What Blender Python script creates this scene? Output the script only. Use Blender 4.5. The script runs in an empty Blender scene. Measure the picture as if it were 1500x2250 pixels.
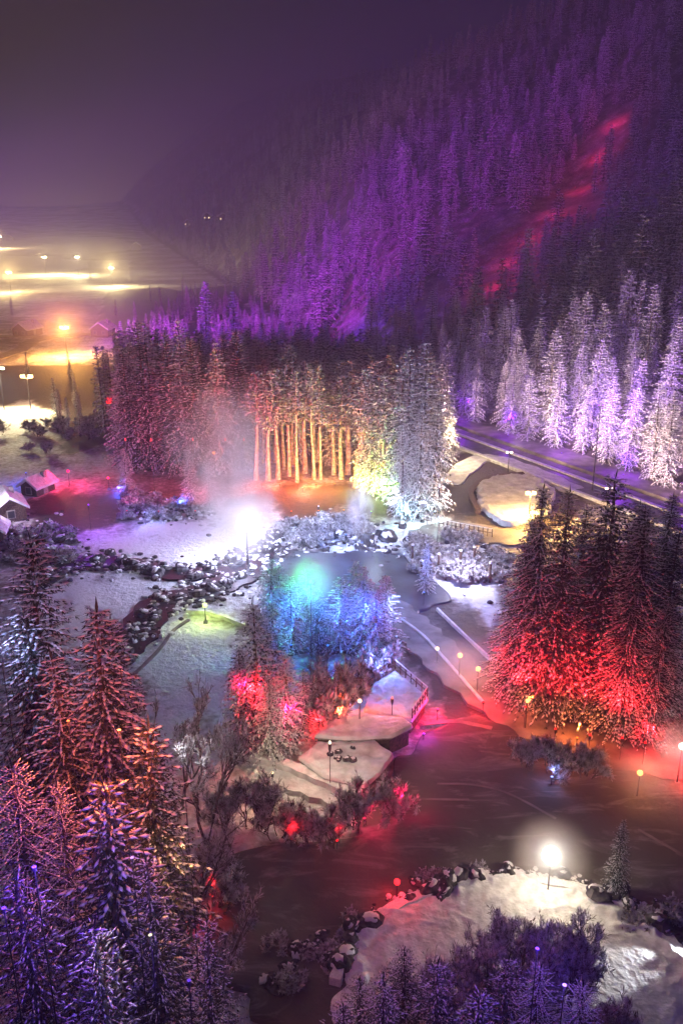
import bpy, math, random
import numpy as np
from mathutils import Vector
R = random.Random(7)
NR = np.random.RandomState(11)
C = bpy.context.scene.collection
sc = bpy.context.scene

# ------------------------------------------------------------------ camera, sky, added violet fill sun, exposure
CAMZ, PITCH, FPX = 45.0, math.radians(19.6), 1949.0
cam = bpy.data.objects.new('camera', bpy.data.cameras.new('camera')); C.objects.link(cam)
cam.location = (0, 0, CAMZ); cam.rotation_euler = (math.pi/2 - PITCH, 0, 0)
cam.data.sensor_fit = 'VERTICAL'; cam.data.sensor_height = 36; cam.data.lens = FPX/2250*36
cam.data.clip_end = 9000; cam.data.clip_start = 0.3
sc.camera = cam

w = bpy.data.worlds.new('World'); sc.world = w; w.use_nodes = True
nt = w.node_tree; nt.nodes.clear()
N = nt.nodes.new; Lk = nt.links.new
out = N('ShaderNodeOutputWorld')
sky = N('ShaderNodeTexSky'); sky.sky_type = 'NISHITA'; sky.sun_disc = False
sky.sun_elevation = math.radians(-4); sky.sun_rotation = math.radians(250)
bg1 = N('ShaderNodeBackground'); bg1.inputs[1].default_value = 0.012; Lk(sky.outputs[0], bg1.inputs[0])
tc = N('ShaderNodeTexCoord'); sep = N('ShaderNodeSeparateXYZ'); Lk(tc.outputs['Generated'], sep.inputs[0])
rp = N('ShaderNodeValToRGB'); Lk(sep.outputs['Z'], rp.inputs[0])
els = rp.color_ramp.elements
els[0].position = 0.0; els[0].color = (0.070, 0.050, 0.030, 1)
els[1].position = 0.18; els[1].color = (0.003, 0.002, 0.018, 1)
e = els.new(0.03); e.color = (0.030, 0.022, 0.019, 1)
e = els.new(0.08); e.color = (0.008, 0.006, 0.014, 1)
e = els.new(1.0); e.color = (0.005, 0.003, 0.026, 1)
cl = N('ShaderNodeTexNoise'); cl.inputs['Scale'].default_value = 2.2; cl.inputs['Detail'].default_value = 4
Lk(tc.outputs['Generated'], cl.inputs['Vector'])
mr = N('ShaderNodeMapRange'); mr.inputs['To Min'].default_value = 0.75; mr.inputs['To Max'].default_value = 1.25; Lk(cl.outputs['Fac'], mr.inputs['Value'])
bg2 = N('ShaderNodeBackground'); Lk(rp.outputs[0], bg2.inputs[0]); Lk(mr.outputs[0], bg2.inputs[1])
ad = N('ShaderNodeAddShader'); Lk(bg1.outputs[0], ad.inputs[0]); Lk(bg2.outputs[0], ad.inputs[1]); Lk(ad.outputs[0], out.inputs['Surface'])

fill_sun = bpy.data.objects.new('moonlight', bpy.data.lights.new('moonlight', 'SUN')); C.objects.link(fill_sun)  # violet fill added for the mountain and haze, no moon in view
fill_sun.data.energy = 0.035; fill_sun.data.color = (0.42, 0.16, 1.0); fill_sun.data.angle = math.radians(20)
fill_sun.rotation_euler = Vector((.72, .42, -.62)).to_track_quat('-Z', 'Y').to_euler()

sc.view_settings.view_transform = 'Standard'; sc.view_settings.look = 'None'
sc.view_settings.exposure = 0.28; sc.view_settings.gamma = 1.0; sc.view_settings.use_curve_mapping = False
cy = sc.cycles
cy.use_denoising = True
try:
    cy.denoiser = 'OPENIMAGEDENOISE'; cy.denoising_prefilter = 'ACCURATE'
except Exception: pass
cy.max_bounces = 4; cy.diffuse_bounces = 2; cy.glossy_bounces = 2; cy.volume_bounces = 1; cy.transmission_bounces = 2; cy.transparent_max_bounces = 8
cy.use_light_tree = True; cy.caustics_reflective = False; cy.caustics_refractive = False
cy.sample_clamp_indirect = 3.0; cy.sample_clamp_direct = 0
cy.volume_step_rate = 2.0; cy.volume_max_steps = 96

HAZE = 0.0007
PW = 1.0          # overall lamp power

# ------------------------------------------------------------------ geometry helpers
cp, sp = math.cos(PITCH), math.sin(PITCH)
def ray(px, py):
    u, v = (px-750)/FPX, (1125-py)/FPX
    return np.array([u, cp + v*sp, -sp + v*cp])
def G(px, py, z=0.0):
    d = ray(px, py); t = (z-CAMZ)/d[2]
    return (d[0]*t, d[1]*t)
FA, FB = np.array(G(1500, 1118)), np.array(G(1000, 940))
fd = (FB-FA)/np.linalg.norm(FB-FA); fn = np.array([fd[1], -fd[0]])
if fn[0] < 0: fn = -fn
def hsh(ix, iy):
    n = (ix.astype(np.int64)*374761393 + iy.astype(np.int64)*668265263) & 0x7fffffff
    n = ((n ^ (n >> 13))*1274126177) & 0x7fffffff
    return ((n ^ (n >> 16)) & 0xffff)/65535.0
def vn(x, y):
    x = np.asarray(x, float); y = np.asarray(y, float)
    ix, iy = np.floor(x), np.floor(y); fx, fy = x-ix, y-iy
    fx = fx*fx*(3-2*fx); fy = fy*fy*(3-2*fy)
    a, b = hsh(ix, iy), hsh(ix+1, iy); c, d = hsh(ix, iy+1), hsh(ix+1, iy+1)
    return (a*(1-fx)+b*fx)*(1-fy) + (c*(1-fx)+d*fx)*fy
def sstep(a, b, x):
    t = np.clip((x-a)/(b-a), 0, 1); return t*t*(3-2*t)
def footdist(x, y):
    # the foot of the mountain bends away northward beyond the wood
    return np.minimum((x-FA[0])*fn[0] + (y-FA[1])*fn[1], 2.2*((x-FB[0])*.966 + (y-FB[1])*.259))
def H(x, y):
    x = np.asarray(x, float); y = np.asarray(y, float)
    s = footdist(x, y)
    q = np.clip(s-2, 0, None)
    g = 0.50*(1-0.30*sstep(450, 1100, y))
    h = g*q*q/(q+14)
    h = np.where(h > 190, 190+(h-190)*0.4, h)
    amp = sstep(10, 160, s)
    h = h + amp*((vn(x/70, y/70)-.5)*22 + (vn(x/28+9, y/28)-.5)*9)
    far = sstep(1150, 1900, y)*26*(0.5+vn(x/400+3, y/400))
    near = -0.05 - 0.35*(0.55*vn(x/3.3, y/3.3)+0.3*vn(x/1.3+7, y/1.3)+0.15*vn(x/9, y/9))
    near = near + sstep(160, 400, y)*((vn(x/45, y/45)-.5)*.4 - .1)
    return h + far + near
def P(px, py):
    """first point of the terrain behind a pixel"""
    d = ray(px, py); t = 20.0
    while t < 3000:
        x, y, z = d[0]*t, d[1]*t, CAMZ+d[2]*t
        if z <= float(H(x, y)): return (x, y, float(H(x, y)))
        t += 0.5 + t*0.004
    return (d[0]*600, d[1]*600, 0.0)
def V3(px, py, z=0.0):
    x, y = G(px, py, z); return (x, y, z)

def tag(o, label=None, cat=None, group=None, kind=None):
    if label: o['label'] = label
    if cat: o['category'] = cat
    if group: o['group'] = group
    if kind: o['kind'] = kind
    return o
def empty(name, loc, rz=0, label=None, cat=None, group=None, scale=1.0):
    o = bpy.data.objects.new(name, None); C.objects.link(o)
    o.location = loc; o.rotation_euler = (0, 0, rz); o.scale = (scale,)*3 if not hasattr(scale, '__len__') else scale
    return tag(o, label, cat, group)
def ob(name, me, parent=None, loc=None):
    o = bpy.data.objects.new(name, me); C.objects.link(o)
    if parent: o.parent = parent
    if loc is not None: o.location = loc
    return o
def mesh(name, verts, faces, mat, smooth=False, mats=None, midx=None):
    me = bpy.data.meshes.new(name)
    v = np.asarray(verts, dtype=np.float32)
    if isinstance(faces, np.ndarray):
        k = faces.shape[1]; nf = len(faces)
        me.vertices.add(len(v)); me.vertices.foreach_set('co', v.ravel())
        me.loops.add(nf*k); me.loops.foreach_set('vertex_index', faces.astype(np.int32).ravel())
        me.polygons.add(nf); me.polygons.foreach_set('loop_start', np.arange(0, nf*k, k, dtype=np.int32))
        me.update(calc_edges=True)
    else:
        me.from_pydata([tuple(map(float, p)) for p in v], [], faces); me.update()
    for m in (mats or [mat]): me.materials.append(m)
    if midx is not None: me.polygons.foreach_set('material_index', np.asarray(midx, dtype=np.int32))
    if smooth: me.polygons.foreach_set('use_smooth', np.ones(len(me.polygons), dtype=bool))
    return me
class MB:
    def __init__(s): s.v, s.f = [], []
    def box(s, c, d, rz=0.0, taper=1.0):
        n = len(s.v); co, si = math.cos(rz), math.sin(rz)
        for z in (-1, 1):
            k = taper if z > 0 else 1.0
            for x, y in ((-1, -1), (1, -1), (1, 1), (-1, 1)):
                a, b = x*d[0]/2*k, y*d[1]/2*k
                s.v.append((c[0]+a*co-b*si, c[1]+a*si+b*co, c[2]+z*d[2]/2))
        s.f += [tuple(n+i for i in q) for q in ((3, 2, 1, 0), (4, 5, 6, 7), (0, 1, 5, 4), (1, 2, 6, 5), (2, 3, 7, 6), (3, 0, 4, 7))]
        return s
    def tube(s, pts, radii, k=6, cap=True):
        n0 = len(s.v); pts = [Vector(p) for p in pts]
        for i, p in enumerate(pts):
            d = (pts[min(i+1, len(pts)-1)] - pts[max(i-1, 0)]).normalized()
            a = d.cross(Vector((0, 0, 1)) if abs(d.z) < .9 else Vector((1, 0, 0))).normalized(); b = d.cross(a)
            r = radii[i] if hasattr(radii, '__len__') else radii
            for j in range(k):
                t = 2*math.pi*j/k; s.v.append(tuple(p + (a*math.cos(t)+b*math.sin(t))*r))
        for i in range(len(pts)-1):
            for j in range(k):
                q = n0+i*k; s.f.append((q+j, q+(j+1) % k, q+k+(j+1) % k, q+k+j))
        if cap:
            s.f.append(tuple(n0+j for j in range(k))[::-1]); s.f.append(tuple(n0+(len(pts)-1)*k+j for j in range(k)))
        return s
    def ball(s, c, r, seg=12, rings=8, sq=1.0):
        n = len(s.v)
        s.v.append((c[0], c[1], c[2]-r*sq))
        for i in range(1, rings):
            a = math.pi*i/rings
            for j in range(seg):
                b = 2*math.pi*j/seg
                s.v.append((c[0]+r*math.sin(a)*math.cos(b), c[1]+r*math.sin(a)*math.sin(b), c[2]-r*math.cos(a)*sq))
        s.v.append((c[0], c[1], c[2]+r*sq)); m = len(s.v)-1
        for j in range(seg):
            s.f.append((n, n+1+(j+1) % seg, n+1+j)); s.f.append((m, m-seg+j, m-seg+(j+1) % seg))
        for i in range(rings-2):
            for j in range(seg):
                q = n+1+i*seg; s.f.append((q+j, q+(j+1) % seg, q+seg+(j+1) % seg, q+seg+j))
        return s
    def prism(s, poly, z0, z1):
        n = len(s.v); k = len(poly)
        ar = sum(poly[i][0]*poly[(i+1) % k][1]-poly[(i+1) % k][0]*poly[i][1] for i in range(k))
        if ar < 0: poly = poly[::-1]
        for z in (z0, z1):
            for p in poly: s.v.append((p[0], p[1], z))
        s.f.append(tuple(range(n, n+k))[::-1]); s.f.append(tuple(range(n+k, n+2*k)))
        for i in range(k): s.f.append((n+i, n+(i+1) % k, n+k+(i+1) % k, n+k+i))
        return s
    def me(s, name, mat, smooth=False): return mesh(name, s.v, s.f, mat, smooth)
    def build(s, name, mat, parent=None, smooth=False): return ob(name, s.me(name, mat, smooth), parent)

# ------------------------------------------------------------------ materials
def newmat(name):
    m = bpy.data.materials.new(name); m.use_nodes = True
    b = m.node_tree.nodes['Principled BSDF']; return m, m.node_tree, b
def noisy(name, c1, c2, scale=4, rough=0.7, bump=0.3, bscale=None, lo=0.4, hi=0.6, coord='Object', detail=5, bdist=0.05, rnd=0.0):
    m, t, b = newmat(name); n = t.nodes.new; l = t.links.new
    co = n('ShaderNodeTexCoord'); tx = n('ShaderNodeTexNoise'); tx.inputs['Scale'].default_value = scale; tx.inputs['Detail'].default_value = detail
    vec = co.outputs[coord]
    l(vec, tx.inputs['Vector'])
    cr = n('ShaderNodeValToRGB'); cr.color_ramp.elements[0].position = lo; cr.color_ramp.elements[0].color = (*c1, 1)
    cr.color_ramp.elements[1].position = hi; cr.color_ramp.elements[1].color = (*c2, 1)
    if rnd:
        oi = n('ShaderNodeObjectInfo'); ma = n('ShaderNodeMath'); ma.operation = 'MULTIPLY_ADD'; ma.inputs[1].default_value = rnd; 
        sub = n('ShaderNodeMath'); sub.operation = 'SUBTRACT'; sub.inputs[1].default_value = rnd/2
        l(oi.outputs['Random'], ma.inputs[0]); l(tx.outputs['Fac'], ma.inputs[2]); l(ma.outputs[0], sub.inputs[0]); l(sub.outputs[0], cr.inputs[0])
    else: l(tx.outputs['Fac'], cr.inputs[0])
    l(cr.outputs[0], b.inputs['Base Color']); b.inputs['Roughness'].default_value = rough
    b.inputs['Specular IOR Level'].default_value = 0.3
    if bump:
        t2 = n('ShaderNodeTexNoise'); t2.inputs['Scale'].default_value = bscale or scale*3; t2.inputs['Detail'].default_value = 6; l(vec, t2.inputs['Vector'])
        bp = n('ShaderNodeBump'); bp.inputs['Strength'].default_value = bump; bp.inputs['Distance'].default_value = bdist
        l(t2.outputs['Fac'], bp.inputs['Height']); l(bp.outputs[0], b.inputs['Normal'])
    return m
def plain(name, col, rough=0.5, metal=0.0):
    m, t, b = newmat(name); b.inputs['Base Color'].default_value = (*col, 1); b.inputs['Roughness'].default_value = rough; b.inputs['Metallic'].default_value = metal
    tx = t.nodes.new('ShaderNodeTexNoise'); tx.inputs['Scale'].default_value = 14
    bp = t.nodes.new('ShaderNodeBump'); bp.inputs['Strength'].default_value = .15; t.links.new(tx.outputs['Fac'], bp.inputs['Height']); t.links.new(bp.outputs[0], b.inputs['Normal'])
    return m
_em = {}
def glow(col, s):
    k = (tuple(col), s)
    if k not in _em:
        m, t, b = newmat('lit_lamp_glass'); b.inputs['Base Color'].default_value = (.02, .02, .02, 1)
        b.inputs['Emission Color'].default_value = (*col, 1); b.inputs['Emission Strength'].default_value = s; _em[k] = m
    return _em[k]

m_snow = noisy('snow', (.62, .63, .68), (.84, .85, .88), 6, .65, .5, 20, .3, .6)
m_snowy = noisy('settled_snow', (.58, .58, .60), (.86, .87, .9), 1.6, .6, 1.0, 2.2, .3, .6, bdist=.16, detail=8)
m_needles = noisy('frosted_needles', (.035, .045, .033), (.74, .74, .78), 4.5, .7, 0, lo=.47, hi=.55, rnd=.06)
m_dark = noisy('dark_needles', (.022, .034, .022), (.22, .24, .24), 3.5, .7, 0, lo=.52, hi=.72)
m_far = noisy('far_needles', (.03, .035, .035), (.62, .62, .68), 1.1, .8, 0, lo=.46, hi=.60, rnd=.2)
m_bark = noisy('bark', (.05, .035, .028), (.26, .22, .20), 3, .9, .8, 14, .4, .65)
m_palebark = noisy('pale_bark', (.16, .12, .09), (.5, .46, .42), 2.5, .85, .6, 10, .35, .6)
m_twig = noisy('frosted_twigs', (.10, .08, .065), (.66, .66, .68), 2.5, .8, 0, lo=.35, hi=.6)
m_rock = noisy('rock', (.02, .019, .022), (.10, .095, .10), 2.5, .8, .8, 8)
m_water = noisy('dark_stream_water', (.008, .010, .016), (.02, .022, .03), 1, .38, .25, 5)
m_wood = noisy('dark_timber', (.05, .03, .022), (.13, .085, .06), 5, .7, .4, 30)
m_wall = noisy('pale_render', (.30, .27, .24), (.42, .39, .35), 3, .8, .3, 40)
m_metal = plain('dark_metal', (.06, .06, .07), .45, .7)
m_black = plain('black_metal', (.012, .012, .014), .6)
m_concrete = noisy('concrete', (.22, .21, .20), (.36, .34, .33), 4, .85, .4, 25)

# ground: snow with thin brown grass showing through in large patches
def ground_mat():
    m, t, b = newmat('snowy_ground'); n = t.nodes.new; l = t.links.new
    co = n('ShaderNodeNewGeometry'); at = n('ShaderNodeAttribute'); at.attribute_name = 'snow_depth'
    a = n('ShaderNodeTexNoise'); a.inputs['Scale'].default_value = .22; a.inputs['Detail'].default_value = 6; l(co.outputs['Position'], a.inputs['Vector'])
    c = n('ShaderNodeTexNoise'); c.inputs['Scale'].default_value = 1.5; c.inputs['Detail'].default_value = 8; l(co.outputs['Position'], c.inputs['Vector'])
    ad = n('ShaderNodeMath'); ad.operation = 'ADD'; l(c.outputs['Fac'], ad.inputs[0]); l(a.outputs['Fac'], ad.inputs[1])
    a2 = n('ShaderNodeMath'); a2.operation = 'MULTIPLY_ADD'; a2.inputs[1].default_value = .9; l(ad.outputs[0], a2.inputs[0]); l(at.outputs['Fac'], a2.inputs[2])
    cr = n('ShaderNodeValToRGB'); cr.color_ramp.elements[0].position = 0; cr.color_ramp.elements[0].color = (.075, .058, .050, 1)
    cr.color_ramp.elements[1].position = 1; cr.color_ramp.elements[1].color = (.80, .81, .85, 1)
    e_ = cr.color_ramp.elements.new(.45); e_.color = (.26, .23, .22, 1)
    mr_ = n('ShaderNodeMapRange'); mr_.inputs['From Min'].default_value = .95; mr_.inputs['From Max'].default_value = 1.75; l(a2.outputs[0], mr_.inputs['Value'])
    l(mr_.outputs[0], cr.inputs[0]); l(cr.outputs[0], b.inputs['Base Color']); b.inputs['Roughness'].default_value = .7
    d = n('ShaderNodeTexNoise'); d.inputs['Scale'].default_value = 1.3; d.inputs['Detail'].default_value = 9; d.inputs['Roughness'].default_value = .65; l(co.outputs['Position'], d.inputs['Vector'])
    w_ = n('ShaderNodeTexWave'); w_.inputs['Scale'].default_value = .35; w_.inputs['Distortion'].default_value = 9; w_.inputs['Detail'].default_value = 3; w_.inputs['Detail Scale'].default_value = .6; l(co.outputs['Position'], w_.inputs['Vector'])
    sm = n('ShaderNodeMath'); sm.operation = 'MULTIPLY_ADD'; sm.inputs[1].default_value = .03; l(w_.outputs['Fac'], sm.inputs[0]); l(d.outputs['Fac'], sm.inputs[2])
    bp = n('ShaderNodeBump'); bp.inputs['Strength'].default_value = 1.0; bp.inputs['Distance'].default_value = .45
    l(sm.outputs[0], bp.inputs['Height']); l(bp.outputs[0], b.inputs['Normal'])
    return m
m_ground = ground_mat()
def ice_mat():
    m, t, b = newmat('pond_ice'); n = t.nodes.new; l = t.links.new
    co = n('ShaderNodeNewGeometry')
    a = n('ShaderNodeTexNoise'); a.inputs['Scale'].default_value = .09; a.inputs['Detail'].default_value = 7; a.inputs['Distortion'].default_value = .6; l(co.outputs['Position'], a.inputs['Vector'])
    cr = n('ShaderNodeValToRGB'); cr.color_ramp.elements[0].position = .35; cr.color_ramp.elements[0].color = (.080, .072, .062, 1)
    cr.color_ramp.elements[1].position = .68; cr.color_ramp.elements[1].color = (.17, .155, .135, 1)
    l(a.outputs['Fac'], cr.inputs[0])
    p_ = n('ShaderNodeTexNoise'); p_.inputs['Scale'].default_value = .35; p_.inputs['Detail'].default_value = 9; p_.inputs['Roughness'].default_value = .7; p_.inputs['Distortion'].default_value = 1.5
    mp = n('ShaderNodeMapping'); mp.inputs['Scale'].default_value = (.45, 1.3, 1); mp.inputs['Rotation'].default_value = (0, 0, .35); l(co.outputs['Position'], mp.inputs['Vector']); l(mp.outputs[0], p_.inputs['Vector'])
    pr = n('ShaderNodeMapRange'); pr.inputs['From Min'].default_value = .52; pr.inputs['From Max'].default_value = .78; l(p_.outputs['Fac'], pr.inputs['Value'])
    mx_ = n('ShaderNodeMix'); mx_.data_type = 'RGBA'; l(pr.outputs[0], mx_.inputs['Factor']); l(cr.outputs[0], mx_.inputs['A']); mx_.inputs['B'].default_value = (.34, .32, .31, 1)
    l(mx_.outputs['Result'], b.inputs['Base Color']); b.inputs['Roughness'].default_value = .8; b.inputs['Specular IOR Level'].default_value = .1
    d = n('ShaderNodeTexNoise'); d.inputs['Scale'].default_value = 1.2; d.inputs['Detail'].default_value = 5; l(co.outputs['Position'], d.inputs['Vector'])
    bp = n('ShaderNodeBump'); bp.inputs['Strength'].default_value = .7; bp.inputs['Distance'].default_value = .12
    l(d.outputs['Fac'], bp.inputs['Height']); l(bp.outputs[0], b.inputs['Normal'])
    return m
m_ice = ice_mat()
m_blueshade = noisy('painted_blue_shade', (.018, .022, .034), (.07, .08, .11), .25, .5, .4, 2, .35, .7)  # blue shade painted as a dark surface colour
m_path = noisy('trodden_snow_path', (.12, .10, .09), (.30, .27, .25), .5, .6, .5, 4, .3, .7)
m_trodden = noisy('trodden_snow', (.42, .42, .45), (.72, .72, .76), .8, .6, .9, 3, .3, .65, bdist=.15)
m_asphalt = noisy('wet_asphalt', (.04, .038, .042), (.09, .085, .09), .8, .45, .3, 20)

# ------------------------------------------------------------------ terrain
ny, nx = 560, 440
ys = -90 + 2500*(np.linspace(0, 1, ny)**2.3) + np.linspace(0, 1, ny)*60
us = np.linspace(-1, 1, nx)
Yg, Ug = np.meshgrid(ys, us, indexing='ij')
Xg = Ug*(110+0.62*(Yg+90))
Zg = H(Xg, Yg)
idx = np.arange(ny*nx).reshape(ny, nx)
fc = np.stack([idx[:-1, :-1], idx[:-1, 1:], idx[1:, 1:], idx[1:, :-1]], -1).reshape(-1, 4)
def inpoly(X, Y, pl):
    c = np.zeros(X.shape, bool); j = len(pl)-1
    for i in range(len(pl)):
        yi, yj, xi, xj = pl[i][1], pl[j][1], pl[i][0], pl[j][0]
        c ^= ((yi > Y) != (yj > Y)) & (X < (xj-xi)*(Y-yi)/(yj-yi+1e-9)+xi); j = i
    return c
wk = 1.2+Yg*.012
Xw = Xg+(vn(Xg/wk/2, Yg/wk/2)-.5)*3.5*wk/2; Yw = Yg+(vn(Xg/wk/2+31, Yg/wk/2+17)-.5)*3.5*wk
snow_at = np.full(Xg.shape, .55)+(vn(Xg/14, Yg/14)-.5)*.5
def paint(val, *pls):
    for q in pls: snow_at[inpoly(Xw, Yw, [G(*c) for c in q])] = val
paint(.95, [(180, 1180), (330, 1160), (560, 1165), (590, 1200), (470, 1240), (300, 1225)], [(60, 1310), (200, 1265), (420, 1262), (560, 1250), (430, 1300), (330, 1350), (290, 1440), (150, 1420)],
      [(330, 1410), (450, 1350), (560, 1385), (520, 1480), (500, 1600), (330, 1620)], [(590, 1150), (1090, 1170), (1110, 1300), (1070, 1370), (960, 1300), (900, 1215), (620, 1205)],
      [(130, 590), (150, 573), (270, 571), (262, 592)], [(-80, 600), (-60, 560), (130, 560), (190, 575), (150, 600), (60, 612)], [(-80, 930), (-60, 880), (60, 885), (110, 905), (80, 940), (0, 960)])
paint(.75, [(60, 795), (100, 752), (190, 754), (245, 740), (235, 770), (190, 800), (110, 812)], [(-80, 545), (60, 520), (240, 518), (330, 545), (200, 556), (40, 556)], [(520, 1640), (800, 1740), (760, 1790), (500, 1760), (400, 1700)])
paint(-.1, [(870, 1350), (960, 1330), (1100, 1420), (1500, 1600), (1500, 1680), (1300, 1640), (1150, 1600), (950, 1590), (930, 1520), (880, 1430)], [(940, 1040), (1010, 985), (1120, 1015), (1290, 1085), (1240, 1170), (1100, 1170), (1000, 1150), (960, 1100)],
      [(480, 1100), (620, 1060), (860, 1080), (1000, 1120), (900, 1140), (760, 1125), (600, 1130)], [(60, 1090), (200, 1070), (300, 1090), (330, 1120), (220, 1155), (60, 1160)], [(200, 720), (260, 640), (600, 620), (440, 740)], [(-200, 880), (-100, 815), (260, 800), (230, 980), (150, 1000), (120, 900), (60, 880)])
fs = footdist(Xg, Yg)
snow_at = np.where((fs > -2) & (fs < 10), -.05, snow_at); snow_at = np.where(fs > 30, .35, snow_at)
g = ob('ground', mesh('ground', np.stack([Xg, Yg, Zg], -1).reshape(-1, 3), fc, m_ground, True)); tag(g, kind='structure')
ga = g.data.attributes.new('snow_depth', 'FLOAT', 'POINT'); ga.data.foreach_set('value', snow_at.astype(np.float32).ravel())

# haze over the whole valley
def volmat(name, col, dens, noise=None, aniso=0.2, fall=True):
    m = bpy.data.materials.new(name); m.use_nodes = True; t = m.node_tree; t.nodes.clear(); n = t.nodes.new; l = t.links.new
    o = n('ShaderNodeOutputMaterial'); v = n('ShaderNodeVolumePrincipled'); v.inputs['Color'].default_value = (*col, 1)
    v.inputs['Density'].default_value = dens; v.inputs['Anisotropy'].default_value = aniso; l(v.outputs[0], o.inputs['Volume'])
    if noise and noise < 0:
        co = n('ShaderNodeTexCoord'); ln = n('ShaderNodeVectorMath'); ln.operation = 'LENGTH'; l(co.outputs['Object'], ln.inputs[0])
        f = n('ShaderNodeMapRange'); f.inputs['From Min'].default_value = 1.0; f.inputs['From Max'].default_value = 0; f.interpolation_type = 'SMOOTHERSTEP'; l(ln.outputs['Value'], f.inputs['Value'])
        b = n('ShaderNodeMath'); b.operation = 'MULTIPLY'; b.inputs[1].default_value = dens; l(f.outputs[0], b.inputs[0]); l(b.outputs[0], v.inputs['Density'])
    elif noise:
        co = n('ShaderNodeTexCoord'); ln = n('ShaderNodeVectorMath'); ln.operation = 'LENGTH'; l(co.outputs['Object'], ln.inputs[0])
        f = n('ShaderNodeMapRange'); f.inputs['From Min'].default_value = 1.0; f.inputs['From Max'].default_value = .15; f.interpolation_type = 'SMOOTHSTEP'; l(ln.outputs['Value'], f.inputs['Value'])
        tx = n('ShaderNodeTexNoise'); tx.inputs['Scale'].default_value = noise; tx.inputs['Detail'].default_value = 3; l(co.outputs['Object'], tx.inputs['Vector'])
        r = n('ShaderNodeMapRange'); r.inputs['From Min'].default_value = .40; r.inputs['From Max'].default_value = .68; l(tx.outputs['Fac'], r.inputs['Value'])
        a = n('ShaderNodeMath'); a.operation = 'MULTIPLY'; l(f.outputs[0], a.inputs[0]); l(r.outputs[0], a.inputs[1])
        b = n('ShaderNodeMath'); b.operation = 'MULTIPLY'; b.inputs[1].default_value = dens; l(a.outputs[0], b.inputs[0]); l(b.outputs[0], v.inputs['Density'])
    return m
top = float(Zg.max())+25
hz = MB().box((0, 1180, (top-3)/2), (3700, 2640, top+3)).build('haze', volmat('valley_haze', (.72, .68, 1.0), HAZE, None, 0.25)); tag(hz, kind='stuff')

# ------------------------------------------------------------------ tree generators
def sprigs(base, d, length, width, fold=0.25):
    """many folded leaf-like sprays: base (n,3), unit direction (n,3), length (n,), width (n,)"""
    n = len(base); up = np.tile([0, 0, 1.0], (n, 1)) + NR.normal(0, .35, (n, 3))
    side = np.cross(d, up); side /= np.linalg.norm(side, axis=1)[:, None]+1e-6
    nn = np.cross(side, d)
    mid = base + d*(length*0.45)[:, None]
    tip = base + d*length[:, None] - nn*(length*0.12)[:, None]
    L_ = mid - side*width[:, None]/2 - nn*(width*fold)[:, None]; R_ = mid + side*width[:, None]/2 - nn*(width*fold)[:, None]
    v = np.stack([base, R_, tip, L_], 1).reshape(-1, 3)
    i = np.arange(n)[:, None]*4
    f = np.concatenate([i+[[0, 1, 2]], i+[[0, 2, 3]]], 0)
    return v, f
def clods(c, ax, length, width, thick):
    """elongated snow lumps, eight faces each"""
    n = len(c); up = np.tile([0, 0, 1.0], (n, 1)); side = np.cross(ax, up); side /= np.linalg.norm(side, axis=1)[:, None]+1e-6
    nn = np.cross(side, ax)
    a = ax*length[:, None]/2; b = side*width[:, None]/2; t = nn*thick[:, None]
    v = np.stack([c+a, c+b, c-a, c-b, c+t, c-t*.5], 1).reshape(-1, 3)
    i = np.arange(n)[:, None]*6
    f = np.concatenate([i+[q] for q in ([0, 1, 4], [1, 2, 4], [2, 3, 4], [3, 0, 4], [1, 0, 5], [2, 1, 5], [3, 2, 5], [0, 3, 5])], 0)
    return v, f
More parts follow.
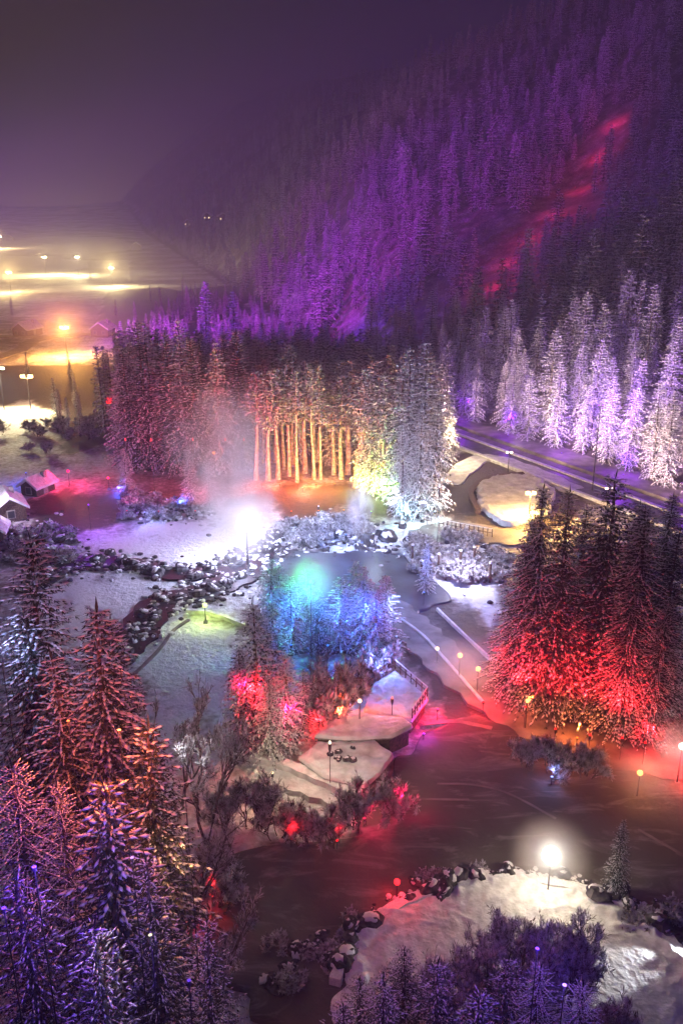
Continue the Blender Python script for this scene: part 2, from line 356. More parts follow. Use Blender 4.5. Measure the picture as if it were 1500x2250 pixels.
def spruce(Ht, Rm, start, dz, nb, step, droop, ssz, snow=1.0, hang=0.5, seed=0, narrow=1.0):
    st = NR.get_state(); NR.seed(seed+100)
    B, D, Ln, Wd = [], [], [], []; SC, SA, SL, SW, ST = [], [], [], [], []
    z = start*Ht; k = 0
    while z < Ht*0.985:
        q = (z-start*Ht)/(Ht*(1-start))
        prof = (1-q)**0.62*(0.55+0.45*min(1, q*6+0.25))*narrow
        n = max(3, int(nb*(0.6+0.4*(1-q))))
        for j in range(n):
            if NR.rand() < 0.06: continue
            ph = 2*math.pi*(j/n)+k*1.1+NR.normal(0, .25); Lb = Rm*prof*NR.uniform(.68, 1.16)+0.12
            dh = np.array([math.cos(ph), math.sin(ph), 0]); dr = droop*NR.uniform(.6, 1.3)*(0.35+0.65*(1-q))
            rise = 0.12+0.5*q
            m = max(2, int(Lb/step)); t = (np.arange(m)+NR.uniform(.3, .8))/m
            pos = dh*(Lb*t)[:, None]; pos[:, 2] = z + Lb*(rise*t - dr*t*t)
            tang = np.tile(dh, (m, 1)); tang[:, 2] = rise-2*dr*t; tang /= np.linalg.norm(tang, axis=1)[:, None]
            sd = np.array([-dh[1], dh[0], 0])
            wloc = ssz*(1.15-0.55*t)*(0.55+0.45*prof)
            for s_ in (-1, 1, 0):
                dd = tang*(.75 if s_ else 1) + sd*s_*NR.uniform(.5, .9, (m, 1)) + NR.normal(0, .15, (m, 3)); dd[:, 2] -= hang*NR.uniform(.2, 1.2, m)*(1 if s_ else .4)
                dd /= np.linalg.norm(dd, axis=1)[:, None]
                B.append(pos); D.append(dd); Ln.append(wloc*NR.uniform(.8, 1.6, m)*(1.0 if s_ else 1.15)); Wd.append(wloc*NR.uniform(.2, .4, m))
            if hang > .3:
                dd = NR.normal(0, .25, (m, 3)); dd[:, 2] = -1; dd += dh*.2; dd /= np.linalg.norm(dd, axis=1)[:, None]
                B.append(pos); D.append(dd); Ln.append(wloc*NR.uniform(.6, 1.3, m)); Wd.append(wloc*NR.uniform(.2, .34, m))
            if snow > 0:
                keep = NR.rand(m) < .62*snow
                if keep.any():
                    SC.append(pos[keep]+[0, 0, .06*ssz]); SA.append(tang[keep]); kk = keep.sum()
                    SL.append(np.maximum(ssz*NR.uniform(.45, 1.0, kk), Lb/m*1.45)); SW.append(ssz*NR.uniform(.2, .48, kk)); ST.append(ssz*NR.uniform(.08, .2, kk))
        z += dz*NR.uniform(.75, 1.25)*(1-.35*q); k += 1
    B.append(np.array([[0, 0, Ht*.965]])); D.append(np.array([[0, 0, 1.0]])); Ln.append(np.array([Ht*.05])); Wd.append(np.array([.12]))
    cr = sprigs(np.concatenate(B), np.concatenate(D), np.concatenate(Ln), np.concatenate(Wd))
    sn = clods(np.concatenate(SC), np.concatenate(SA), np.concatenate(SL), np.concatenate(SW), np.concatenate(ST)) if SC else None
    NR.set_state(st); return cr, sn
def trunk_me(Ht, r, bark, k=7):
    mb = MB(); pts = [(math.sin(i*1.3)*.04*i*.3, math.cos(i*1.7)*.03*i*.3, -0.6+(Ht*.97+.6)*i/7) for i in range(8)]
    mb.tube(pts, [r*(1.25 if i == 0 else 1)*(1-i/7.6)+.02 for i in range(8)], k)
    return mb.me('trunk', bark, True)
class Kind: pass
def tree_kind(name, Ht, Rm, start, dz, nb, step, droop, ssz, snow, hang, seed, needles=None, bark=None, narrow=1.0, r=None):
    K = Kind(); K.H = Ht; K.name = name
    cr, sn = spruce(Ht, Rm, start, dz, nb, step, droop, ssz, snow, hang, seed, narrow)
    K.crown = mesh('crown', cr[0], cr[1], needles or m_needles); K.snow = mesh('snow_load', sn[0], sn[1], m_snow) if sn else None
    if name == 'pine_tree':
        mb = MB(); rr = random.Random(seed)
        pts_ = [(math.sin(i*.9+seed)*.14*i*.35, math.cos(i*1.3+seed)*.11*i*.35, -.6+(Ht*.97+.6)*i/7) for i in range(8)]
        mb.tube(pts_, [r*(1.35 if i == 0 else 1)*(1-i/7.6)+.02 for i in range(8)], 8)
        for i in range(26):
            z_ = rr.uniform(2, Ht*.62); a_ = rr.uniform(0, 6.28); L2 = rr.uniform(.4, 1.3); j = (z_+.6)/(Ht*.97+.6)*7; k_ = int(j); f_ = j-k_
            c_ = [pts_[k_][n]*(1-f_)+pts_[k_+1][n]*f_ for n in (0, 1)]
            mb.tube([(c_[0], c_[1], z_), (c_[0]+math.cos(a_)*L2, c_[1]+math.sin(a_)*L2, z_+rr.uniform(-.35, .2))], [.045, .012], 3)
        K.trunk = mb.me('trunk', bark, False); return K
    K.trunk = trunk_me(Ht, r or Ht*.013, bark or m_bark); return K
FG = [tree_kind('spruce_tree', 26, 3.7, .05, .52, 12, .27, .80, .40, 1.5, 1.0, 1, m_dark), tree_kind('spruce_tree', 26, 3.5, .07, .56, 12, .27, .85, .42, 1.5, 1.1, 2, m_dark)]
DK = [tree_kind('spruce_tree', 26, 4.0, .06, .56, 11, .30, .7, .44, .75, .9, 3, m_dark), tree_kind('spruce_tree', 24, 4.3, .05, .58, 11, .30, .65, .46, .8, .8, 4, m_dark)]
MD = [tree_kind('spruce_tree', 20, 2.9, .04, .80, 8, .42, .65, .62, 1.5, .8, 10+i, m_needles) for i in range(3)]
LO = [tree_kind('spruce_tree', 20, 2.8, .08, 1.0, 7, .75, .5, .95, 1.5, .5, 20+i) for i in range(3)]
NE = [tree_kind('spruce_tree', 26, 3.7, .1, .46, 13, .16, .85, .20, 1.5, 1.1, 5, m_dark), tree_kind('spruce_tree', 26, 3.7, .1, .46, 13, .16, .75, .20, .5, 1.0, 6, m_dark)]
PI = [tree_kind('pine_tree', 21, 2.3, (.62, .50)[i], .8, 7, .6, .25, .8, .9, .4, 30+i, bark=m_palebark, r=.30) for i in range(2)]

def plant(K, x, y, Ht, label, group=None, z=None, rz=None, wide=1.0, name=None, snow=True):
    s = Ht/K.H
    z = float(H(x, y)) if z is None else z
    t = empty(name or K.name, (x, y, z-.05), R.uniform(0, 6.28) if rz is None else rz, label, 'tree', group, (s*wide, s*wide, s))
    tl = .04 if K in PI else .02
    t.rotation_euler.x = R.gauss(0, tl); t.rotation_euler.y = R.gauss(0, tl)
    if K in PI: t.scale.x *= R.uniform(.75, 1.35); t.scale.y = t.scale.x
    ob('trunk', K.trunk, t); ob('crown', K.crown, t)['kind'] = 'stuff'
    if K.snow and snow: ob('snow_load', K.snow, t)['kind'] = 'stuff'
    return t

# bare frosted broadleaf tree / shrub
def bare(Ht, seed, spread=.5, nmain=5, depth=4, twig=.5, tw=.06, r0=None, ml=.62):
    rr = random.Random(seed); mb = MB(); B, D, Ln = [], [], []
    def grow(p, d, L, r, k):
        q = p + d*L*.5 + Vector((rr.gauss(0, .05), rr.gauss(0, .05), 0))*L; e = p + d*L
        mb.tube([p, q, e], [r, r*.8, r*.6], 4 if k > 1 else 3, False)
        if k <= 2:
            for i in range(7 if k else 11):
                t = rr.random(); B.append(tuple(p.lerp(e, t))); v = (d*.6 + Vector((rr.gauss(0, .6), rr.gauss(0, .6), rr.gauss(.15, .45)))).normalized()
                D.append(tuple(v)); Ln.append(twig*rr.uniform(.5, 1.3))
        if k == 0: return
        for i in range(rr.choice((3, 3, 4))):
            v = (d + Vector((rr.gauss(0, spread), rr.gauss(0, spread), rr.gauss(.08, spread*.5)))).normalized()
            grow(p.lerp(e, rr.uniform(.45, 1.0)), v, L*ml*rr.uniform(.8, 1.2), r*.58, k-1)
    r0 = r0 or Ht*.014
    for i in range(nmain):
        v = Vector((rr.gauss(0, spread*.55), rr.gauss(0, spread*.55), 1)).normalized() if nmain > 1 else Vector((0, 0, 1))
        grow(Vector((rr.gauss(0, .15)*nmain*.2, rr.gauss(0, .15)*nmain*.2, -.3)), v, Ht*.38, r0, depth-1)
    B, D, Ln = np.array(B), np.array(D), np.array(Ln)
    st = NR.get_state(); NR.seed(seed); v, f = sprigs(B, D, Ln, Ln*0+tw); NR.set_state(st)
    zmax = max(v[:, 2].max(), 1e-3)
    return mb, v, f, zmax
class BK:
    def __init__(s, name, *a, cat='tree', bark=None, twigm=None, **k):
        mb, v, f, s.H = bare(*a, **k); s.name = name; s.cat = cat
        s.limbs = mb.me('branches', bark or m_bark); s.tw = mesh('frosted_twigs', v, f, twigm or m_twig)
def plant_bare(K, x, y, Ht, label, group=None, wide=1.0, z=None):
    s = Ht/K.H
    t = empty(K.name, (x, y, float(H(x, y)) if z is None else z), R.uniform(0, 6.28), label, K.cat, group, (s*wide, s*wide, s))
    ob('branches', K.limbs, t); ob('frosted_twigs', K.tw, t)['kind'] = 'stuff'; return t
BT = [BK('birch_tree', 12, 5+i, .42, 2, 5, .5, .07) for i in range(2)]
SH = [BK('frosted_shrub', 3.2, 15+i, .5, 8, 4, .30, .045, cat='shrub') for i in range(3)]
m_snowtwig = noisy('snow_laden_twigs', (.30, .30, .32), (.82, .82, .86), 2.5, .7, 0, lo=.35, hi=.6)
SS = [BK('snowy_shrub', 2.0, 25+i, .75, 9, 3, .26, .10, cat='shrub', twigm=m_twig) for i in range(2)]

# ------------------------------------------------------------------ lamps
def lamp(name, energy, col, loc, radius, parent=None, spot=None, aim=None, blend=.6):
    d = bpy.data.lights.new(name, 'SPOT' if spot else 'POINT'); d.energy = energy*PW; d.color = col; d.shadow_soft_size = radius
    o = bpy.data.objects.new(name, d); C.objects.link(o)
    o.location = loc
    if spot:
        d.spot_size = math.radians(spot); d.spot_blend = blend
        o.rotation_euler = (Vector(aim)-Vector(loc)).to_track_quat('-Z', 'Y').to_euler()
    o.visible_camera = False
    return o
def over(px, py, base):
    x, y = G(px, base); d = ray(px, py); return (px, py, CAMZ+d[2]/d[1]*y)
def globe_lamp(px, py, z, r, energy, col, label, group=None, ground=None, es=12, ecol=None, name='globe_lamp', pole_r=.05):
    if r < .6: r = .1+r*.3; es = es*.6
    x, y = G(px, py, z) if ground is None else ground
    gz = float(H(x, y))
    t = empty(name, (x, y, gz), 0, label, 'lamp', group)
    h = z-gz
    MB().tube([(0, 0, -.2), (0, 0, h*.5), (0, 0, h-r*.9)], [pole_r*1.3, pole_r, pole_r*.8], 8).build('pole', m_metal, t)
    MB().box((0, 0, .12), (.5, .5, .34), 0, .8).build('base', m_concrete, t)
    MB().tube([(0, 0, h-r*1.15), (0, 0, h-r*.85)], [pole_r*1.6, pole_r*2.6], 8).build('collar', m_metal, t)
    MB().ball((0, 0, h), r, 20, 14).build('globe', glow(ecol or col, es), t, True)
    lamp('lamp_light', energy, col, (x, y, z), r*1.06)
    return (x, y, z)
_fl = {}
def flood(px, py, z, energy, col, label, group=None, hl=.0, rad=.22, at=None, es=None, aim=None):
    """low coloured garden floodlight; z is the height of its lens above the ground"""
    x, y, gz = (*G(px, py), 0) if at is None else at
    gz = float(H(x, y))
    key = tuple(col)
    if key not in _fl:
        a = MB().tube([(0, 0, -.3), (0, 0, .95)], .03, 6).me('stake', m_metal)
        b = MB().tube([(0, 0, .9), (0, 0, 1.0), (0, 0, 1.12)], [.04, .12, .14], 10).me('housing', m_metal)
        c_ = MB().ball((0, 0, 1.13), .11, 12, 8, .5).me('lens', glow(col, 2 if es is None else es), True)
        _fl[key] = (a, b, c_)
    t = empty('floodlight', (x, y, gz), R.uniform(0, 6), label, 'floodlight', group, (1, 1, z/1.2))
    for n_, m_ in zip(('stake', 'housing', 'lens'), _fl[key]): ob(n_, m_, t)
    lp = (x, y, gz+z+.25+hl)
    lamp('flood_light', energy, col, lp, rad, None, 125 if aim else None, (lp[0]+aim[0], lp[1]+aim[1], lp[2]+aim[2]) if aim else None)
    return t
def mast(px, py, z, energy, col, label, aim=None, spot=None, head=.5, es=14, group=None, gpos=None):
    x, y = G(px, py, z) if gpos is None else gpos
    gz = float(H(x, y)); t = empty('floodlight_mast', (x, y, gz), 0, label, 'light mast', group)
    h = z-gz
    MB().tube([(0, 0, -.3), (0, 0, h)], [.12, .06], 8).build('pole', m_metal, t)
    MB().box((0, 0, h-.1), (head*3.2, .12, .12)).build('crossbar', m_metal, t)
    for s_ in (-1, 1):
        MB().box((s_*head, 0, h+head*.4), (head*1.2, head*.5, head*.8), 0, 1).build('lamp_housing', m_metal, t)
        MB().box((s_*head, -head*.27, h+head*.4), (head*1.05, .05, head*.66)).build('lamp_glass', glow(col, es), t)
    av = (Vector(aim)-Vector((x, y, z))).normalized() if aim is not None else Vector((0, -1, 0))
    lp = Vector((x, y, z+head*.4))+av*(head*1.3 if spot else head*.8)
    lamp('mast_light', energy, col, tuple(lp), head, None, spot, aim)
    return (x, y, z)

RED, CRIM, ORG, AMB, WARM = (1, .012, .018), (1, .01, .09), (1, .22, .04), (1, .42, .10), (1, .74, .40)
WHT, LIL, VIO, PUR, MAG = (1, .93, .86), (.74, .66, 1), (.28, .01, 1), (.36, .02, 1), (.85, .04, .80)
BLU, IND, GRN, YGR, CYA, TEA = (.05, .10, 1), (.12, .03, 1), (.08, 1, .12), (.75, 1, .18), (.40, .85, 1), (.05, .22, 1)
exec_parts = True

# the two great white lamps
globe_lamp(541, 1146, 6.0, 1.15, 210000, (.60, .66, 1), 'largest white glowing globe lamp beside the smoke plume at the snow field', es=16, ecol=(1, .98, .96), pole_r=.12)
globe_lamp(1210, 1880, 3.4, .60, 10000, (1, .80, .46), 'bright warm white globe lamp on the island shore below the dark pond', es=18, ecol=(1, .97, .88))

# two unseen towers added to tint mountain and haze, then the roadside mast
mx = lambda px, py: P(px, py)
mast(0, 0, 40, 1300000, (.24, .02, 1), 'unseen tall floodlight tower with violet lamps, added to light the mountain', aim=mx(1080, 420), spot=58, head=.6, es=3, gpos=(-150, 215))
mast(0, 0, 38, 1700000, (.75, .04, .9), 'unseen tall floodlight tower with magenta lamps, added to light the mountain', aim=mx(780, 500), spot=46, head=.6, es=3, gpos=(-125, 185))
bx_, by_ = G(1300, 1078)
mast(0, 0, 14, 50000, (.40, .12, 1), 'mast with violet floodlights beside the purple road', aim=mx(1380, 420), spot=110, head=.3, es=1.5, gpos=(bx_, by_))

# ------------------------------------------------------------------ flat setting: pond, road, paths, fields
def poly(pts, z=0.0): return [G(px, py, z) for px, py in pts]
def smooth_poly(p, n=2):
    for _ in range(n):
        q = []
        for i in range(len(p)):
            a, b = p[i], p[(i+1) % len(p)]
            q += [(a[0]*.75+b[0]*.25, a[1]*.75+b[1]*.25), (a[0]*.25+b[0]*.75, a[1]*.25+b[1]*.75)]
        p = q
    return p
def slab(name, pts, ztop, mat, th=1.2, sm=2, **k):
    p = poly(pts, ztop)
    if sm: p = smooth_poly(p, sm)
    o = MB().prism(p, ztop-th, ztop).build(name, mat); tag(o, kind='structure', **k); return o
def lumpy(name, p, ztop, mat, th=1.0, amp=.15, rim=0.0, cell=.8, parent=None, nt_=140, nr_=30, edge=.5, seed=0.0, smooth=True):
    """snow or ice body with an uneven surface and a ragged edge; p is a star shaped outline"""
    c = np.mean(np.array(p), axis=0); q = np.array(p)-c; ang = np.unwrap(np.arctan2(q[:, 1], q[:, 0]))
    if ang[-1] < ang[0]: q = q[::-1]; ang = np.unwrap(np.arctan2(q[:, 1], q[:, 0]))
    rad = np.linalg.norm(q, axis=1); T = np.linspace(0, 2*math.pi, nt_, endpoint=False)
    Rr = np.zeros(nt_)
    for i in range(len(q)):
        a_, b_ = q[i], q[(i+1) % len(q)]; e0 = b_-a_; dx, dy = np.cos(T), np.sin(T); den = dx*e0[1]-dy*e0[0]; den = np.where(abs(den) < 1e-9, 1e-9, den)
        tt = (a_[0]*e0[1]-a_[1]*e0[0])/den; uu = (a_[0]*dy-a_[1]*dx)/den
        Rr = np.where((uu >= -1e-4) & (uu <= 1.0001) & (tt > 0), np.maximum(Rr, tt), Rr)
    Rr = np.where(Rr <= 0, rad.mean(), Rr)
    ex = c[0]+np.cos(T)*Rr; ey = c[1]+np.sin(T)*Rr
    Rr = Rr+(vn(ex/cell+seed, ey/cell)-.5)*2*edge+(vn(ex/cell/3+seed, ey/cell/3)-.5)*2*edge
    ts = np.linspace(0, 1, nr_)**.8; v = [(c[0], c[1], ztop)]
    X = c[0]+np.outer(ts[1:], np.cos(T)*Rr); Y = c[1]+np.outer(ts[1:], np.sin(T)*Rr); t_ = ts[1:, None]*np.ones((1, nt_))
    de = (1-t_)*Rr[None, :]
    Z = ztop+amp*((vn(X/cell+seed, Y/cell)-.5)+.6*(vn(X/cell*2.7, Y/cell*2.7+seed)-.5)+1.4*(vn(X/cell/4, Y/cell/4)-.5))
    if rim: Z = Z+rim*np.exp(-((de-.9)/.55)**2)*(.25+1.5*vn(X/1.1, Y/1.1)*vn(X/.5+5, Y/.5))+.5*rim*np.exp(-((de-2.6)/.5)**2)*(1.2*vn(X/1.6+3, Y/1.6))
    v += list(zip(X.ravel(), Y.ravel(), Z.ravel())); v += list(zip(c[0]+np.cos(T)*(Rr+.12), c[1]+np.sin(T)*(Rr+.12), np.full(nt_, ztop-th)))
    f = [(0, 1+i, 1+(i+1) % nt_) for i in range(nt_)]
    for k in range(nr_-1):
        for i in range(nt_):
            a = 1+k*nt_; f.append((a+i, a+nt_+i, a+nt_+(i+1) % nt_, a+(i+1) % nt_))
    return ob(name, mesh(name, v, f, mat, smooth), parent)
def lump(name, pts, ztop, mat, **k): return tag(lumpy(name, smooth_poly(poly(pts, ztop), 2), ztop, mat, **k), kind='structure')
def ribbon(name, pts, width, ztop, mat, th=.6, dn=8, wpx=None, kind='structure'):
    p = [Vector((*G(px, py, ztop), 0)) for px, py in pts]
    q = []
    for i in range(len(p)-1):
        a, b, c, d = p[max(i-1, 0)], p[i], p[i+1], p[min(i+2, len(p)-1)]
        for j in range(dn):
            t = j/dn; q.append(.5*((2*b)+(c-a)*t+(2*a-5*b+4*c-d)*t*t+(3*b-a-3*c+d)*t**3))
    q.append(p[-1]); L_, R_ = [], []
    for i, v in enumerate(q):
        d = (q[min(i+1, len(q)-1)]-q[max(i-1, 0)]).normalized(); n = Vector((-d.y, d.x, 0))*width/2*(1+.12*math.sin(i*1.7))
        L_.append(v+n); R_.append(v-n)
    v = []; f = []
    for a, b in zip(L_, R_):
        v += [(a.x, a.y, ztop), (b.x, b.y, ztop), (b.x, b.y, ztop-th), (a.x, a.y, ztop-th)]
    for i in range(len(L_)-1):
        k = i*4
        for j in range(4): f.append((k+j, k+4+j, k+4+(j+1) % 4, k+(j+1) % 4))
    f += [(0, 1, 2, 3), (len(v)-4, len(v)-1, len(v)-2, len(v)-3)]
    o = ob(name, mesh(name, v, f, mat)); 
    if kind: tag(o, kind=kind)
    return o
lump('pond', [(470, 2100), (480, 1960), (500, 1880), (600, 1850), (740, 1850), (800, 1790), (850, 1700), (880, 1640), (960, 1590), (1130, 1570), (1300, 1625), (1420, 1660), (1560, 1700), (1640, 1900), (1640, 2150), (1500, 2250), (900, 2330), (600, 2300)], 0.02, m_ice, th=.8, amp=.0, edge=1.0, cell=2, nt_=220)
lump('island', [(700, 2250), (735, 2130), (790, 2040), (880, 1975), (1000, 1938), (1130, 1925), (1260, 1940), (1370, 1975), (1460, 2040), (1530, 2120), (1640, 2300), (1700, 2600), (700, 2700)], .45, m_snowy, th=1.0, amp=.05, rim=.30, cell=1.1, edge=.9, nt_=420, nr_=90)
# road along the mountain foot
p0, p1 = FA-fd*120, FB+fd*110
for name, off, wd, z, mt in (('road', -5.5, 5.5, .03, m_asphalt), ('snowy_verge', -1.2, 2.6, .06, m_path), ('roadside_field', 4.0, 7.0, .5, m_path)):
    a, b = p0+fn*off, p1+fn*off; n2 = fn*wd/2
    o = MB().prism([tuple(a-n2), tuple(b-n2), tuple(b+n2), tuple(a+n2)], z-1, z).build(name, mt); tag(o, kind='structure')
for i, off in enumerate((-8.5, -2.9)):
    a, b = p0+fn*off, p1+fn*off; n2 = fn*.35
    o = MB().prism([tuple(a-n2), tuple(b-n2), tuple(b+n2), tuple(a+n2)], -.6, .3).build('snow_ridge', m_snowy); tag(o, kind='structure')
ribbon('park_path', [(930, 1180), (1000, 1160), (1080, 1175), (1160, 1180)], 6, .05, m_path)
ribbon('park_path', [(985, 1060), (1060, 1005), (1160, 1030), (1260, 1075)], 4.0, .07, m_trodden)
ribbon('park_path', [(820, 1310), (890, 1365), (950, 1420), (1040, 1500), (1150, 1575), (1300, 1640), (1520, 1680)], 5.0, .05, m_path)
ribbon('path_kerb', [(960, 1335), (1050, 1420), (1160, 1515)], .22, .2, m_snowy)
ribbon('path_kerb', [(880, 1358), (930, 1395), (985, 1455), (1060, 1540)], .28, .2, m_snowy)
ribbon('snow_bank', [(620, 1420), (700, 1408), (800, 1385)], .6, .5, m_snowy)
lump('lit_mound', [(1040, 1060), (1100, 1040), (1180, 1045), (1230, 1080), (1190, 1130), (1110, 1150), (1055, 1110)], .6, m_trodden, th=1.5, amp=.18, rim=.4, edge=.5)
ribbon('mound_rim', [(1050, 1120), (1035, 1075), (1080, 1045), (1150, 1038)], .8, .8, m_wood)
ribbon('field_edge', [(410, 1338), (470, 1345), (560, 1378)], .5, .3, m_snowy)
ribbon('footpath', [(295, 1480), (350, 1425), (380, 1385), (415, 1360)], .35, .0, m_path)
for pts, wd in (([(960, 1722), (1040, 1724), (1120, 1745), (1220, 1798)], .14), ([(920, 1755), (1030, 1757)], .14), ([(1400, 1822), (1450, 1850), (1520, 1890)], .16), ([(1080, 1600), (1000, 1585), (930, 1590)], .35)):
    o = ribbon('snow_drift', pts, wd*1.6, .05, m_path, th=.08)
lump('blue_shade_slab', [(590, 1225), (640, 1210), (760, 1206), (900, 1218), (960, 1265), (1010, 1320), (930, 1345), (880, 1400), (860, 1440), (660, 1440), (590, 1400), (570, 1300)], .03, m_blueshade, th=.5, amp=0, edge=1.2, cell=2, nt_=200)  # dark slab carries the blue shade of this ground in its colour
# far fields on the left
ribbon('country_road', [(-60, 800), (40, 770), (95, 742), (260, 728), (420, 705)], 5, .05, m_path, th=2)
ribbon('country_road', [(-60, 738), (60, 738), (110, 740)], 4, .06, m_path, th=2)

# ------------------------------------------------------------------ stream with boulders
def stream(pts, wd): return ribbon('stream', pts, wd, .01, m_water, th=.5)
S1 = [(60, 1300), (120, 1255), (200, 1232), (300, 1240), (400, 1262), (470, 1250), (560, 1210), (620, 1200)]
S2 = [(230, 1450), (300, 1395), (345, 1330), (450, 1298), (540, 1258), (620, 1205)]
stream(S1, 3.4); stream(S2, 4.6)
def boulder_mesh(seed):
    rr = random.Random(seed); mb = MB(); mb.ball((0, 0, 0), .5, 9, 6, .7)
    v = []
    for x, y, z in mb.v:
        k = 1+rr.uniform(-.22, .22); v.append((x*k*1.25, y*k*1.05, z*k+.12))
    rock = mesh('rock', v, mb.f, m_rock)
    cap = MB(); cap.ball((0, 0, 0), .5, 10, 6, .36); w_ = []
    for x, y, z in cap.v:
        k = .72+rr.uniform(-.22, .22); w_.append((x*k*.95+.05, y*k*.85, (z*k if z > 0 else z*.2)+.36))
    return rock, mesh('snow_cap', w_, cap.f, m_snowy, True)
BM = [boulder_mesh(i) for i in range(5)]
nb_ = [0]
def boulder(x, y, s, label, group):
    r_, c_ = R.choice(BM); t = empty('boulder', (x, y, float(H(x, y))+.05+(.5 if 'island' in label else 0)), R.uniform(0, 6.28), label, 'boulder', group, (s, s*R.uniform(.8, 1.1), s*R.uniform(.7, 1.1)))
    t.rotation_euler.x = R.gauss(0, .3); t.rotation_euler.y = R.gauss(0, .3)
    ob('rock', r_, t); ob('snow_cap', c_, t); nb_[0] += 1
def along(pts, n, jx, jy, smin, smax, label, group):
    seg = [math.dist(pts[i], pts[i+1]) for i in range(len(pts)-1)]; T = sum(seg)
    for i in range(n):
        u = R.random()*T; k = 0
        while u > seg[k] and k < len(seg)-1: u -= seg[k]; k += 1
        t = u/seg[k]; px = pts[k][0]*(1-t)+pts[k+1][0]*t+R.gauss(0, jx); py = pts[k][1]*(1-t)+pts[k+1][1]*t+R.gauss(0, jy)
        x, y = G(px, py); boulder(x, y, smin*.6+(smax*1.25-smin*.6)*R.random()**1.8, label, group)
along(S1, 90, 14, 11, .7, 1.6, 'snow capped dark boulder beside the stream across the white snow field', 'boulders along the upper stream')
along(S2, 95, 14, 13, .7, 1.5, 'snow capped dark boulder in the stream above the lilac field', 'boulders along the lower stream')
along([(0, 1190), (80, 1170), (170, 1210)], 25, 20, 18, .7, 1.6, 'snow capped dark boulder at the left end of the stream', 'boulders at the left end of the stream')
along([(600, 1190), (720, 1180), (850, 1200), (1000, 1190), (1110, 1230)], 35, 20, 16, .7, 2.0, 'snow capped dark boulder by the snowy shrubs past the white lamp', 'boulders by the snowy shrubs')
sv, sf, smi = [], [], []
def loose(pts, n, jx, jy, s0, s1, zo=0):
    seg = [math.dist(pts[i], pts[i+1]) for i in range(len(pts)-1)]; T = sum(seg)
    for i in range(n):
        u = R.random()*T; k = 0
        while u > seg[k] and k < len(seg)-1: u -= seg[k]; k += 1
        t = u/seg[k]; x, y = G(pts[k][0]*(1-t)+pts[k+1][0]*t+R.gauss(0, jx), pts[k][1]*(1-t)+pts[k+1][1]*t+R.gauss(0, jy)); z = float(H(x, y))+zo
        q = R.uniform(s0, s1); mb = MB().ball((0, 0, 0), q, 6, 4, .6); o = len(sv); m = 1 if R.random() < .45 else 0; a = R.uniform(.7, 1.5)
        for p in mb.v: sv.append((x+p[0]*a*R.uniform(.8, 1.2), y+p[1]*R.uniform(.8, 1.2), z+q*.3+p[2]*R.uniform(.8, 1.2)))
        for f_ in mb.f: sf.append(tuple(o+j for j in f_)); smi.append(m)
loose(S1, 420, 26, 13, .15, .45); loose(S2, 520, 24, 18, .15, .45); loose([(600, 1190), (720, 1180), (850, 1200), (1000, 1210), (1110, 1250)], 420, 25, 26, .15, .5); loose([(0, 1190), (80, 1170), (170, 1210)], 160, 25, 22, .15, .45); loose([(300, 1120), (470, 1130)], 120, 20, 14, .15, .4)
rim = [(735, 2150), (770, 2070), (830, 2010), (920, 1965), (1030, 1935), (1140, 1928), (1250, 1943), (1350, 1972), (1430, 2020), (1500, 2095)]
loose(rim, 420, 7, 7, .06, .26, .45); loose([(600, 2170), (690, 2050)], 90, 16, 16, .1, .35)
tag(ob('loose_stones', mesh('loose_stones', sv, sf, None, mats=[m_rock, m_snowy], midx=smi)), kind='stuff')
# island rim of snow covered stones
rim = [(735, 2150), (770, 2070), (830, 2010), (920, 1965), (1030, 1935), (1140, 1928), (1250, 1943), (1350, 1972), (1430, 2020), (1500, 2095)]
along(rim, 60, 10, 10, .4, 1.3, 'small snow capped stone on the rim of the island', 'stones on the island rim')
ribbon('island_kerb', rim, .7, .62, m_snow, th=.6)
for i in range(9):
    px, py = 600+i*12+R.gauss(0, 8), 2165-i*14+R.gauss(0, 14)
    x, y = G(px, py); boulder(x, y, R.uniform(.7, 1.3), 'snow capped rock in the heap below the brown ice', 'rocks in the heap below the brown ice')

